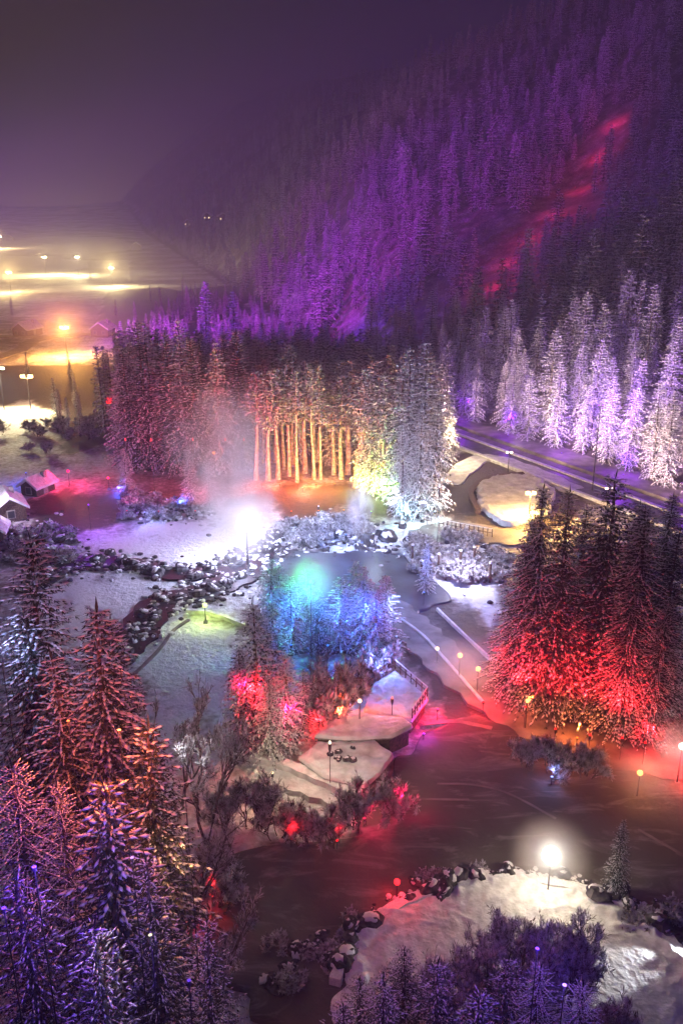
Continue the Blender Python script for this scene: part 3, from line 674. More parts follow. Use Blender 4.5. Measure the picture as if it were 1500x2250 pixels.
# ------------------------------------------------------------------ houses
def house(x, y, rz, wd, dp, ht, label, group=None, lit=None, rh=None, z=None, wall=None):
    gz = float(H(x, y)) if z is None else z
    t = empty('house', (x, y, gz), rz, label, 'house', group); rh = rh or wd*.35
    mb = MB().box((0, 0, ht/2-.3), (wd, dp, ht+.6)); n = len(mb.v)
    for s_ in (-1, 1):
        k = len(mb.v); mb.v += [(-wd/2, s_*dp/2, ht), (wd/2, s_*dp/2, ht), (0, s_*dp/2, ht+rh*.96)]; mb.f.append((k, k+1, k+2))
    mb.build('wall', wall or m_wood, t)
    rf = MB(); o_ = .5
    for s_ in (-1, 1):
        a = (s_*(wd/2+o_), ht-rh*o_/(wd/2)); k = len(rf.v)
        for yy in (-dp/2-o_, dp/2+o_):
            rf.v += [(a[0], yy, a[1]), (0, yy, ht+rh), (0, yy, ht+rh+.45), (a[0], yy, a[1]+.4)]
        rf.f += [(k, k+1, k+2, k+3), (k+7, k+6, k+5, k+4), (k, k+4, k+5, k+1), (k+3, k+2, k+6, k+7), (k, k+3, k+7, k+4), (k+1, k+5, k+6, k+2)]
    r = rf.build('roof', m_snowy, t)
    MB().box((wd*.2, dp*.2, ht+rh*.9), (.7, .7, 1.6)).build('chimney', m_concrete, r)
    for i in range(max(1, int(wd/3))):
        xx = -wd/2+wd*(i+.5)/max(1, int(wd/3))
        f = MB().box((xx, -dp/2-.03, ht*.55), (1.2, .08, 1.3)).build('window', m_wall, t)
        MB().box((xx, -dp/2-.08, ht*.55), (.95, .05, 1.05)).build('pane', glow(lit, 2.5) if lit and R.random() < .7 else m_metal, f)
    MB().box((wd/2+.03, 0, 1.0), (.08, 1.0, 2.0)).build('door', m_concrete, t)
    return t
def hs(px, py, rz, a, b, c, *r_, **k): x, y = G(px, py); f = .62 if py > 1000 else 1.0; return house(x, y, rz, a*f, b*f, c*f, *r_, **k)
hs(20, 1132, .5, 7, 9, 3.4, 'small timber house with pinkish snow roof by the left end of the stream')
hs(85, 1078, -.4, 5, 7, 2.6, 'low timber shed with bluish snow roof behind the pinkish roofed house')
hs(-12, 1180, .2, 5, 6, 2.6, 'small snow roofed hut cut by the picture edge beside the stream')
for px, py, lb in ((418, 535, 'far house under the pinkish lights, leftmost of the row at the mountain foot'), (462, 548, 'far house with a pinkish light, middle of the row at the mountain foot'), (492, 560, 'far house with a pinkish light, rightmost of the row at the mountain foot')):
    hs(px, py, R.uniform(-.4, .4), 8, 10, 3.5, lb, lit=WARM)
for px, py, lb in ((62, 735, 'far farmhouse beyond the country road left of the orange lamp'), (228, 735, 'far farmhouse with snow roof right of the orange lit yard')):
    hs(px, py, R.uniform(-.4, .4), 6, 8, 2.6, lb)
for px, py, lb in ((20, 528, 'pale far barn at the picture edge beyond the bright rink'), (300, 548, 'far shed on the dark field right of the rink')):
    hs(px, py, .2, 9, 12, 3.5, lb)

# snow covered pavilion terraces by the pond
def terrace(name, pts, z, label, th=3.2, snow=.4):
    p = poly(pts, z); cx, cy_ = sum(a[0] for a in p)/len(p), sum(a[1] for a in p)/len(p)
    t = empty(name, (cx, cy_, 0), 0, label, 'building')
    q = [(a[0]-cx, a[1]-cy_) for a in p]; ins = [(a*.93, b*.93) for a, b in q]
    MB().prism(ins, -.8, z-snow-.15).build('wall', m_wood, t)
    MB().prism([(a*1.0, b*1.0) for a, b in q], z-snow-.15, z-snow).build('roof_deck', m_concrete, t)
    s_ = lumpy('snow_cover', [(a*.985, c*.985) for a, c in q], z-.12, m_trodden, th=snow-.12, amp=.12, rim=.12, cell=.9, parent=t, edge=.04, nt_=260, nr_=30)
    k = len(ins)
    for i in range(k):
        a, b = Vector(ins[i]), Vector(ins[(i+1) % k]); d = b-a
        if d.length < 3: continue
        n = int(d.length/3.4); rz = math.atan2(d.y, d.x); nn = Vector((d.y, -d.x)).normalized()
        for j in range(n):
            c = a+d*((j+.5)/n); s2 = 1 if nn.dot(c) > 0 else -1; c = c+nn*s2*.04
            f = MB().box((c.x, c.y, (z-snow)*.5), (1.0, .1, .8), rz).build('window', m_wall, t)
            c = c+nn*s2*.05; MB().box((c.x, c.y, (z-snow)*.5), (.8, .06, .62), rz).build('pane', m_water, f)
    return t, q
terrace('pavilion', [(655, 1660), (700, 1628), (818, 1620), (862, 1655), (832, 1695), (800, 1722), (712, 1700)], 1.4, 'low pavilion with beige snow on its flat angular roof beside the pond')
terrace('pavilion', [(690, 1612), (735, 1580), (800, 1562), (880, 1575), (905, 1590), (860, 1612), (760, 1617)], 1.9, 'low pavilion with pinkish snow on its long flat roof behind the beige roof')
terrace('lookout_deck', [(800, 1556), (820, 1500), (868, 1470), (938, 1530), (905, 1578)], 1.5, 'raised snow covered deck with timber railings above the pavilion roofs')
ribbon('parapet_snow', [(520, 1648), (620, 1672), (700, 1705), (790, 1742)], .9, .9, m_snowy, th=1.0)
ribbon('lower_terrace', [(560, 1690), (650, 1715), (740, 1745), (800, 1765)], 2.4, .35, m_trodden, th=.8)
def railing(pts, z, hh, label, n=7):
    p = [Vector((*G(px, py, z), z)) for px, py in pts]
    t = empty('timber_railing', p[0], 0, label, 'railing')
    for a, b in zip(p[:-1], p[1:]):
        for j in range(n):
            c = a.lerp(b, j/(n-1))-p[0]; MB().box((c.x, c.y, hh/2), (.1, .1, hh)).build('post', m_wood, t)
        for q in (.5, 1.0):
            MB().tube([a-p[0]+Vector((0, 0, hh*q)), b-p[0]+Vector((0, 0, hh*q))], .05, 5).build('rail', m_snow if q == 1 else m_wood, t)
railing([(868, 1470), (938, 1530), (905, 1578)], 1.5, 1.0, 'timber railing with snow along its top round the raised deck')
railing([(1080, 1180), (1000, 1165), (930, 1150)], .1, 1.2, 'long timber railing behind the snowy shrubs of the stream', 9)
for i in range(8):
    px, py = 745+R.gauss(0, 22), 1662+R.gauss(0, 9); x, y = G(px, py, 1.4)
    r_, c_ = R.choice(BM); t = empty('roof_rock', (x, y, 1.3), R.uniform(0, 6), 'small dark stone lying in the beige snow of the pavilion roof', 'stone', 'stones on the pavilion roof', R.uniform(.35, .7)); ob('rock', r_, t); ob('snow_cap', c_, t)

ORD = ['leftmost', 'second', 'third', 'fourth', 'fifth', 'sixth', 'seventh', 'eighth', 'ninth', 'tenth', 'eleventh', 'twelfth', 'thirteenth', 'fourteenth', 'fifteenth', 'sixteenth', 'seventeenth', 'eighteenth', 'nineteenth', 'twentieth', 'twenty-first', 'twenty-second', 'twenty-third', 'twenty-fourth', 'twenty-fifth']
def nth(i): return ORD[i] if i == 0 else ORD[i]+' from the left'
# ------------------------------------------------------------------ foreground trees, left
def at_top(px, py, Ht, by):
    """stand a tree of height Ht so that its base lies at picture height by under its top"""
    x, y = G(px, by); d = y
    u = px/1.0
    # top seen at (px,py): choose x so that the top projects to px
    return x, y
def stand(K, px, top, base, label, group=None, wide=1.0, **k):
    """base pixel gives the ground point, top pixel the height"""
    if K in FG and top > 1600: K = NE[0]
    if K in DK and top > 1850: K = NE[1]
    x, y = G(px, base)
    dtop = ray(px, top); t = y/dtop[1]; Ht = CAMZ+dtop[2]*t - float(H(x, y))
    x = dtop[0]*t
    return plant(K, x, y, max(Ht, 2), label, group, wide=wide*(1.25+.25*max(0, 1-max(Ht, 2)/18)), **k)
stand(FG[0], 38, 1180, 2080, 'tall snowy spruce at the left picture edge, highest of the foreground wood')
stand(FG[1], 188, 1330, 2180, 'large spruce with orange lit snow, widest of the foreground wood', wide=1.15)
stand(FG[0], 240, 1345, 2060, 'slim orange lit spruce just right of the widest orange one', wide=.9)
stand(FG[1], 125, 1440, 2230, 'dim red spruce left of the widest orange one', wide=.95)
stand(FG[0], 24, 1640, 2500, 'snowy spruce glowing indigo at the left edge', wide=1.0)
stand(FG[1], 122, 1700, 2480, 'slim snowy spruce glowing indigo right of the indigo one at the edge', wide=.8)
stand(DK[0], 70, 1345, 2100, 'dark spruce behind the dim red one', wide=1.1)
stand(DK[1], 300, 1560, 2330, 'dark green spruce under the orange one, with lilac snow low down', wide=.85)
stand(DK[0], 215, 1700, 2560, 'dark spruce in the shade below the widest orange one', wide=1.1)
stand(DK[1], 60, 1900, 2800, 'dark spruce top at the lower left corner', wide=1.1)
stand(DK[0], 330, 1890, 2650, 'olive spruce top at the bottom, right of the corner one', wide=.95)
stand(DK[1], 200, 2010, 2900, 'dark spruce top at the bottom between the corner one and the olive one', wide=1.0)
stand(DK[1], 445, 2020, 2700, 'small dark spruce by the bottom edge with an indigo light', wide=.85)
for (px, tp, bs, h, lb) in ((395, 1480, 1790, 0, 'pale frosted birch right of the orange spruces'), (455, 1560, 1850, 0, 'second pale frosted birch, nearer the snow path'), (390, 1780, 2150, 0, 'bare birch with orange lit twigs below the pale ones'), (455, 1900, 2260, 0, 'bare birch with brown twigs at the edge of the brown ice')):
    x, y = G(px, bs); dt = ray(px, tp); Ht = CAMZ+dt[2]*y/dt[1]
    plant_bare(BT[len(lb) % 2], x, y, Ht, lb, wide=.7 if px < 450 else .55)
for px, py, h, lb in ((500, 1815, 5, 'grey green frosted shrub, leftmost of the hedge under the pavilion'), (560, 1810, 6.5, 'tall cream lit frosted shrub in the hedge under the pavilion'), (620, 1840, 5, 'red brown frosted shrub in the hedge under the pavilion'),
                      (680, 1850, 4.5, 'dim red frosted shrub in the hedge under the pavilion'), (735, 1860, 4.5, 'crimson frosted shrub at the right end of the hedge'), (790, 1820, 5.5, 'crimson lit shrub standing by the pond corner'), (850, 1790, 5.5, 'crimson and blue shrub by the pond edge, right of the crimson one'),
                      (480, 2000, 5, 'red brown shrub at the left edge of the brown ice')):
    plant_bare(SH[len(lb) % 3], *G(px, py), h*.8, lb, wide=.8)
# spruces in the middle, blue smoke grove
for i, (px, tp, bs, wd, lb) in enumerate(((590, 1225, 1420, 1.0, 'blue lit spruce at the left edge of the blue grove'), (640, 1262, 1425, 1.0, 'blue lit spruce left of the green lamp'), (700, 1290, 1432, 1.0, 'dark blue spruce under the green lamp'),
        (745, 1265, 1425, 1.1, 'teal spruce right of the green lamp'), (805, 1245, 1428, 1.0, 'pale blue frosted spruce at the heart of the blue grove'), (850, 1262, 1425, 1.1, 'pale blue frosted spruce, rightmost of the blue grove'),
        (615, 1240, 1400, 1.1, 'dusky blue spruce at the back left of the blue grove'), (675, 1250, 1395, 1.1, 'greenish spruce right behind the green lamp'), (775, 1235, 1398, 1.1, 'teal spruce at the back of the blue grove'), (830, 1290, 1440, 1.1, 'low blue spruce before the pale frosted ones'), (600, 1320, 1470, 1.1, 'dark blue spruce between the grove and the crimson group'),
        (560, 1330, 1640, 1.0, 'tall dark spruce with crimson snow left of the orange shrub'), (525, 1420, 1640, .9, 'dark spruce with red tips at the left end of the crimson group'), (625, 1430, 1640, 1.0, 'dark spruce with crimson and lilac snow behind the angular roof'),
        (590, 1480, 1670, 1.0, 'grey green spruce standing before the crimson ones'), (665, 1470, 1600, .9, 'low crimson spruce beside the orange shrub'), (940, 1195, 1300, .8, 'small dark spruce by the stream right of the blue grove'))):
    stand((MD if i != 2 else DK)[i % 2], px, tp, bs, lb, wide=wd*1.35)
for px, py, h, lb in ((742, 1560, 6.2, 'bright orange red frosted shrub by the pavilion roof'), (710, 1575, 4.5, 'red frosted shrub left of the bright orange red one'), (800, 1500, 3.5, 'blue frosted shrub behind the raised deck'), (840, 1470, 3.5, 'pale blue frosted shrub at the back of the raised deck')):
    plant_bare(SS[0] if h < 5 else SH[1], *G(px, py), h, lb, wide=.8)
# right hand grove
for i, (px, tp, bs, wd, lb) in enumerate(((1150, 1180, 1560, 1.15, 'dark crimson spruce, leftmost of the red lit grove'), (1205, 1062, 1580, 1.05, 'spruce with bright pink specks, second of the red lit grove'), (1250, 1070, 1600, 1.0, 'dark spruce between the pink specked one and the tallest black one'),
        (1358, 1035, 1590, 1.2, 'tallest black green spruce of the red lit grove'), (1310, 1150, 1560, 1.1, 'dark spruce with reddish base left of the tallest black one'), (1440, 1110, 1640, 1.15, 'dark spruce with pale pink snow at the right of the grove'),
        (1490, 1150, 1600, 1.1, 'dark spruce cut by the right picture edge'), (1180, 1130, 1500, 1.2, 'dark spruce at the back of the grove, behind the leftmost'), (1280, 1110, 1490, 1.2, 'dark spruce at the back of the grove, left of the tallest'), (1400, 1100, 1500, 1.3, 'dark spruce at the back of the grove, right of the tallest'), (1470, 1080, 1480, 1.2, 'black spruce at the back right corner of the grove'), (1405, 1240, 1650, 1.0, 'spruce with pale pink snow before the tallest black one'), (1120, 1330, 1500, .9, 'small reddish spruce in front of the leftmost of the grove'),
        (1270, 1330, 1600, 1.2, 'low red glowing spruce at the centre of the grove'), (1190, 1400, 1590, 1.1, 'low bright red spruce beside the path lamp'), (1330, 1400, 1610, 1.1, 'low bright red spruce right of the centre one'), (1460, 1300, 1660, 1.0, 'spruce with bright pinkish snow beside the white lamp'))):
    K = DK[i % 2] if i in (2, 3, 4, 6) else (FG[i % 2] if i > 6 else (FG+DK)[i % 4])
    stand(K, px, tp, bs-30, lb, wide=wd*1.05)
for px, py, h, lb in ((1160, 1690, 3.8, 'bluish grey shrub in the pond, leftmost of three under the red grove'), (1215, 1705, 4.2, 'bluish grey shrub in the pond, middle of three under the red grove'), (1280, 1705, 4.0, 'bluish grey shrub in the pond, rightmost of three under the red grove')):
    plant_bare(SH[int(px) % 3], *G(px, py), h, lb, wide=.8)
stand(DK[0], 1370, 1800, 1975, 'small dark spruce on the island shore right of the warm lamp', wide=.8)
# island tree, seen from above
BI = [BK('broadleaf_tree', 12, 61, .55, 4, 6, .42, .05, twigm=m_twig), BK('broadleaf_tree', 12, 62, .6, 4, 6, .42, .05, twigm=m_twig)]
for K, px, tp, bs, wd, lb in ((BI[0], 1130, 2005, 2330, .62, 'frosted broadleaf tree with indigo lit twigs on the island, tallest of the clump'), (BI[1], 1245, 2040, 2380, .6, 'frosted broadleaf tree with lilac tips on the island, right of the tallest'), (BI[1], 1010, 2075, 2400, .6, 'brown twigged broadleaf tree on the island, left of the tallest'),
                       (BI[0], 1310, 2160, 2450, .6, 'frosted broadleaf tree at the right end of the island clump'), (BI[0], 925, 2160, 2480, .6, 'dark broadleaf tree at the left end of the island clump')):
    x, y = G(px, bs); dt = ray(px, tp); plant_bare(K, dt[0]*y/dt[1], y, CAMZ+dt[2]*y/dt[1], lb, wide=wd, z=.4)
for px, tp, bs, wd, lb in ((1090, 2125, 2600, 1.15, 'dark spruce in the middle of the island clump'), (960, 2130, 2650, 1.15, 'dark spruce under the brown twigged tree on the island'), (850, 2180, 2700, 1.15, 'dark spruce top at the bottom edge by the island rim'), (1190, 2140, 2620, 1.15, 'violet lit spruce at the front of the island clump'), (1270, 2180, 2650, 1.15, 'lilac frosted spruce at the right front of the island clump'), (900, 2095, 2520, 1.15, 'dark spruce at the upper left of the island clump'), (800, 2165, 2600, 1.15, 'dark spruce at the left edge of the island clump'), (760, 2215, 2700, 1.15, 'black spruce top at the bottom left of the island clump'), (1040, 2200, 2750, 1.15, 'black spruce top at the very bottom of the island clump')):
    stand(FG[0] if 'violet' in lb or 'lilac' in lb else DK[1], px, tp, bs, lb, wide=wd, z=.4)

# ------------------------------------------------------------------ middle wood: front row
row = []
for i in range(11):      # orange lit pines with bare trunks
    px = 560+i*21+R.gauss(0, 4); row.append((PI[i % 2], px, 800+R.gauss(0, 14), 1050+R.gauss(0, 8)))
for i, (K, px, tp, bs) in enumerate(row): stand(K, px, tp, bs, 'pine with orange lit trunk by the clearing, %s in front' % nth(i), 'orange lit pines of the middle wood')
for i in range(10):
    px = 570+i*22+R.gauss(0, 5); stand(PI[i % 2], px, 785+R.gauss(0, 14), 1015+R.gauss(0, 8), 'pine of the second row behind the orange lit trunks, %s' % nth(i), 'second row of orange lit pines')
for i in range(5):
    px = 785+i*17+R.gauss(0, 3); stand((PI+MD)[i % 3], px, 800+R.gauss(0, 12), 1062+i*8+R.gauss(0, 4), 'tree with yellow green lit trunk and snow, %s of five' % nth(i), 'yellow green lit trees of the middle wood')
for i, (px, tp, bs, lb) in enumerate(((842, 790, 1080, 'lilac spruce next to the yellow green lit trees'), (872, 775, 1100, 'lilac white spruce, third from the right end of the middle wood'), (905, 765, 1115, 'tall white spruce, second tallest at the right end of the middle wood'), (940, 750, 1118, 'tallest white spruce at the right end of the middle wood'),
        (960, 880, 1125, 'lower white spruce with pale cyan foot under the tallest white one'), (990, 870, 1010, 'small pale yellow spruce at the far right corner of the middle wood'), (925, 900, 1135, 'spruce with cyan lit snow at the front of the middle wood'), (890, 930, 1135, 'short spruce with cyan snow left of the front one'))):
    stand(MD[i % 3], px, tp, bs, lb, wide=1.05)
for i in range(12):
    px = 255+i*24+R.gauss(0, 5); stand(MD[i % 3] if i % 3 == 0 else DK[i % 2], px, 745-8*(i % 4)+R.gauss(0, 14), 1030+R.gauss(0, 14), 'dim red spruce at the dark end of the middle wood, %s' % nth(i), 'dim red spruces of the middle wood')
stand(LO[0], 444, 618, 800, 'tallest far spruce with orange tip beyond the middle wood')
stand(LO[1], 512, 640, 800, 'second far spruce with orange tip beyond the middle wood')
for px, tp, bs, lb in ((272, 985, 1085, 'small bright blue spruce behind the stream'), (415, 985, 1110, 'blue white frosted spruce left of the big white lamp'), (455, 1020, 1120, 'thin frosted spruce between the blue white one and the big lamp')):
    stand(MD[1], px, tp, bs, lb, wide=1.15)

# pink lit row along the mountain foot
for rank, (n_, s0, s1, nm) in enumerate(((25, 5, 8, 'front'), (25, 10, 15, 'second'), (25, 17, 25, 'rear'))):
    for i in range(n_):
        u = 112-142*(i+.5+R.uniform(-.3, .3))/n_+rank*2; p = FA+fd*u+fn*R.uniform(s0, s1)
        plant(MD[(i+rank) % 3], p[0], p[1], R.uniform(15, 22)-(4 if rank == 0 else 0), 'pink white snowy spruce along the mountain foot, %s in the %s rank' % (nth(i), nm), 'pink lit spruces along the mountain foot', wide=1.25)

# ------------------------------------------------------------------ forest of the slope
stripe = [P(*q)[:2] for q in ((1040, 690), (1080, 620), (1150, 540), (1220, 470), (1270, 410), (1320, 330), (1350, 260))]
stripe = [np.array(q) for q in stripe]
def dist_line(p, ln):
    d = 1e9
    for a, b in zip(ln[:-1], ln[1:]):
        t = np.clip(np.dot(p-a, b-a)/max(np.dot(b-a, b-a), 1e-6), 0, 1); d = min(d, float(np.linalg.norm(a+(b-a)*t-p)))
    return d
wood = [np.array(q) for q in poly([(225, 990), (470, 1000), (560, 1010), (840, 1040), (970, 1060), (1000, 945), (560, 660), (430, 640), (330, 700), (250, 790)])]
def inside(p, pl):
    c = False; j = len(pl)-1
    for i in range(len(pl)):
        if (pl[i][1] > p[1]) != (pl[j][1] > p[1]) and p[0] < (pl[j][0]-pl[i][0])*(p[1]-pl[i][1])/(pl[j][1]-pl[i][1])+pl[i][0]: c = not c
        j = i
    return c
pts = []
y = 80.0
while y < 1500:
    stp = 4.1+max(0, y-150)*.0105; half = (y+40)*.62
    x = -half
    while x < half+20:
        qx, qy = x+R.uniform(-.45, .45)*stp, y+R.uniform(-.45, .45)*stp
        s_ = footdist(qx, qy)
        az = qx/qy
        if -.62 < az < .62:
            p = np.array((qx, qy))
            ok = (az > -.175 or qy > 900) and (s_ > 27 or (s_ > 2 and qy > 290)) and float(vn(qx/16, qy/16)) > .24 and dist_line(p, stripe) > 4.5+qy*.008
            low = False
            if not ok and s_ <= 2: ok = low = inside(p, wood) and R.random() < .8
            if ok and s_ < 600: pts.append((qx, qy, float(H(qx, qy)), (R.uniform(6, 15) if R.random() < .85 else R.uniform(14, 21)) if not low else max(6, 19-.075*max(0, y-150))*R.uniform(.75, 1.1)))
        x += stp
    y += stp
# a second gully wood along the far left hills
vis = lambda p: abs(p[0]/max(p[1], 1)) < .42
pts.sort(key=lambda p: (not vis(p), p[1]))
n_ind = 120
for i, p in enumerate(pts[:n_ind]):
    sl = footdist(p[0], p[1]) > 5
    plant(LO[i % 3], p[0], p[1], p[3], 'dim violet spruce on the lower mountain side' if sl else 'snowy spruce deep inside the middle wood', 'violet spruces low on the mountain side' if sl else 'spruces deep inside the middle wood', z=p[2]-.2)
rest = pts[n_ind:]
# template trees for the far wood, kept in a collection of their own
tc_ = bpy.data.collections.new('far_tree_templates')
for i in range(3):
    (v, f), sn = spruce(18, (3.2, 2.6, 3.8)[i], .06, 1.25, 7, .95, .55, 1.15, 1.2, .4, 50+i)
    tv = MB().tube([(0, 0, -1), (0, 0, 17)], [.25, .03], 4)
    v2 = np.concatenate([v, sn[0], np.array(tv.v)])
    fl = [tuple(q) for q in f] + [tuple(q) for q in (sn[1]+len(v))] + [tuple(j+len(v)+len(sn[0]) for j in q) for q in tv.f]
    mi = [0]*len(f)+[1]*len(sn[1])+[2]*len(tv.f)
    o = bpy.data.objects.new('spruce_template', mesh('spruce_template', v2, fl, None, mats=[m_far, m_snow, m_bark], midx=mi)); tc_.objects.link(o)
me = bpy.data.meshes.new('mountain_forest'); me.from_pydata([p[:3] for p in rest], [], [])
sa = me.attributes.new('tree_scale', 'FLOAT', 'POINT'); sa.data.foreach_set('value', [p[3]/18 for p in rest])
ra = me.attributes.new('tree_turn', 'FLOAT', 'POINT'); ra.data.foreach_set('value', [R.uniform(0, 6.28) for p in rest])
fo = ob('forest', me); tag(fo, kind='stuff')
ng = bpy.data.node_groups.new('forest_nodes', 'GeometryNodeTree')
ng.interface.new_socket('Geometry', in_out='INPUT', socket_type='NodeSocketGeometry'); ng.interface.new_socket('Geometry', in_out='OUTPUT', socket_type='NodeSocketGeometry')
gi, go = ng.nodes.new('NodeGroupInput'), ng.nodes.new('NodeGroupOutput')
ci = ng.nodes.new('GeometryNodeCollectionInfo'); ci.inputs['Collection'].default_value = tc_; ci.inputs['Separate Children'].default_value = True; ci.inputs['Reset Children'].default_value = True
ip = ng.nodes.new('GeometryNodeInstanceOnPoints'); ip.inputs['Pick Instance'].default_value = True
n1 = ng.nodes.new('GeometryNodeInputNamedAttribute'); n1.data_type = 'FLOAT'; n1.inputs['Name'].default_value = 'tree_scale'
n2_ = ng.nodes.new('GeometryNodeInputNamedAttribute'); n2_.data_type = 'FLOAT'; n2_.inputs['Name'].default_value = 'tree_turn'
cx_ = ng.nodes.new('ShaderNodeCombineXYZ')
l = ng.links.new
l(gi.outputs[0], ip.inputs['Points']); l(ci.outputs[0], ip.inputs['Instance']); l(n1.outputs['Attribute'], ip.inputs['Scale']); l(n2_.outputs['Attribute'], cx_.inputs['Z']); l(cx_.outputs[0], ip.inputs['Rotation'])
l(ip.outputs[0], go.inputs[0])
md = fo.modifiers.new('forest', 'NODES'); md.node_group = ng
print('forest', len(rest), 'boulders', nb_[0])
# scattered far trees on the valley floor
for i in range(26):
    px, py = R.uniform(0, 430), R.choice((R.uniform(610, 720), R.uniform(815, 960))); x, y = G(px, py)
    plant(LO[i % 3], x, y, R.uniform(6, 11), 'small dim spruce scattered on the fields left of the middle wood', 'spruces scattered on the left fields')

# snowy shrubs along the stream
def shrubs(cx, cy2, sx, sy, n, h0, h1, label, group, kinds=SS):
    for i in range(n):
        x, y = G(cx+R.uniform(-1, 1)*sx, cy2+R.uniform(-1, 1)*sy); plant_bare(kinds[i % len(kinds)], x, y, R.uniform(h0, h1), label, group, wide=1.3)
shrubs(700, 1168, 110, 32, 40, .8, 1.7, 'snow laden shrub between the big white lamp and the small steam wisp', 'shrubs beside the big white lamp')
shrubs(1000, 1225, 115, 50, 44, .9, 1.8, 'snow laden shrub in the thicket left of the red grove', 'shrubs left of the red grove')
shrubs(360, 1115, 95, 25, 26, .9, 2.0, 'snow laden shrub on the bank behind the violet snow field', 'shrubs behind the violet snow field')
shrubs(80, 1195, 90, 40, 26, .8, 1.6, 'snow laden shrub at the left end of the stream', 'shrubs at the left end of the stream')
shrubs(110, 965, 130, 40, 16, 1.8, 3.6, 'dark frosted shrub below the pale far field', 'shrubs below the pale far field', SH)
shrubs(640, 2110, 40, 60, 5, .6, 1.1, 'snow laden shrub in the rock heap below the brown ice', 'shrubs in the rock heap')
shrubs(720, 2120, 25, 30, 3, .8, 1.3, 'thin snow laden shrub at the island corner', 'shrubs at the island corner')
shrubs(1040, 1930, 130, 8, 12, .5, 1.0, 'low snow laden twigs on the upper rim of the island', 'low shrubs on the upper rim of the island')
shrubs(800, 2045, 50, 25, 7, .5, 1.0, 'low snow laden twigs on the left rim of the island', 'low shrubs on the left rim of the island')
shrubs(1440, 2020, 60, 30, 7, .7, 1.3, 'low snow laden shrub on the right rim of the island', 'shrubs on the right rim of the island')
for i, px in enumerate((905, 925, 945, 962, 1010, 1040, 1075)):
    x, y = G(px, 1250+(i*37) % 45-15); t = empty('timber_post', (x, y, -.2), 0, 'dark timber post among the snowy shrubs by the stream, %s of seven' % nth(i), 'post', 'timber posts by the stream')
    MB().tube([(0, 0, -.3), (0, 0, 2.6)], .16, 8).build('shaft', m_wood, t); MB().ball((0, 0, 2.65), .26, 8, 6, .6).build('snow_cap', m_snowy, t, True)

# ------------------------------------------------------------------ smoke, steam and mist, with mist balls added as lamp halos
def smoke(name, px, py, z, sx, sy, sz, col, dens, noise, kind='stuff'):
    x, y = G(px, py, z); o = MB().ball((0, 0, 0), 1.0, 16, 10).build(name, volmat(name, col, dens, noise, .1)); o.location = (x, y, z); o.scale = (sx, sy, sz); tag(o, kind=kind); return o
smoke('smoke', 512, 1060, 14, 6, 6, 14, (1, .99, 1), .34, 1.7)
smoke('smoke', 470, 960, 20, 8, 6, 9, (1, .99, 1), .18, 1.9)
smoke('glow_mist', 541, 1146, 6.5, 6, 6, 5.5, (1, 1, 1), .22, -1)  # mist at the big lamp, made denser as an added halo
smoke('steam', 790, 1112, 5, 2.6, 2, 5.5, (.98, .98, 1), .6, 2.0)
smoke('glow_mist', 110, 600, 12, 150, 170, 26, (1, .94, .75), .004, -1)
smoke('glow_mist', 150, 725, 8, 45, 35, 16, (1, .88, .7), .005, -1)
smoke('glow_mist', *over(682, 1278, 1448), 3.6, 3.6, 3.6, (1, 1, 1), .22, -1)  # halo ball added round the green lamp
smoke('glow_mist', 1498, 1640, 3.4, 3.2, 3.2, 3, (1, 1, 1), .3, -1)  # halo added at the right edge lamp
smoke('glow_mist', 1030, 1455, 2.4, 5.5, 5.5, 3, (1, 1, 1), .13, -1)  # added to give the path lamps a glow
smoke('glow_mist', 1405, 1698, 2.2, 3, 3, 2.2, (1, 1, 1), .22, -1)  # added glow round the yellow shore lamp
smoke('glow_mist', 735, 1325, 6, 17, 13, 9, (.8, .86, 1), .014, 1.2)
smoke('glow_mist', 1210, 1880, 3.4, 3.4, 3.4, 3.3, (1, .98, .9), .28, -1)  # added halo standing for the bloom of the warm lamp

# ------------------------------------------------------------------ lamps on paths and far lights
for px, py, z, r_, e_, col, lb in ((1010, 1440, 2.4, .45, 1900, AMB, 'amber path lamp, farthest of the pair on the lit path'), (1050, 1470, 2.4, .45, 2300, AMB, 'amber path lamp, nearer of the pair on the lit path'), (1158, 1540, 2.8, .24, 1200, AMB, 'tall amber lamp at the corner of the red grove'),
        (960, 1425, 1.6, .25, 220, WARM, 'low warm lamp at the bend of the snowy kerb'), (1405, 1698, 2.2, .4, 1900, AMB, 'yellow lamp on the pond shore right of the grey shrubs'), (1498, 1640, 3.4, .59, 4500, (1, .86, .76), 'large white lamp at the right picture edge beside the red ground'),
        (872, 1938, 1.6, .36, 1800, RED, 'small red lamp on the shore of the brown ice'), (450, 1330, 2.0, .5, 4200, YGR, 'yellow green lamp on the tip of the lilac field'), (*over(682, 1278, 1448), .45, 14000, GRN, 'green lamp high among the blue lit spruces'),
        (240, 880, 4.0, .7, 8000, RED, 'red lamp at the left corner of the middle wood'), (470, 995, 4, .45, 700, ORG, 'small orange lamp behind the smoke plume'), (150, 1035, 2.5, .42, 16000, CRIM, 'crimson lamp on the bank behind the violet meadow'), (238, 1050, 1.8, .3, 2500, CRIM, 'second crimson lamp at the end of the red lit bank'),
        (790, 1540, 3.6, .26, 500, (1, .5, .3), 'pinkish orange lamp on the long pavilion roof')):
    globe_lamp(px, py, z, r_, e_, col, lb, es=7)
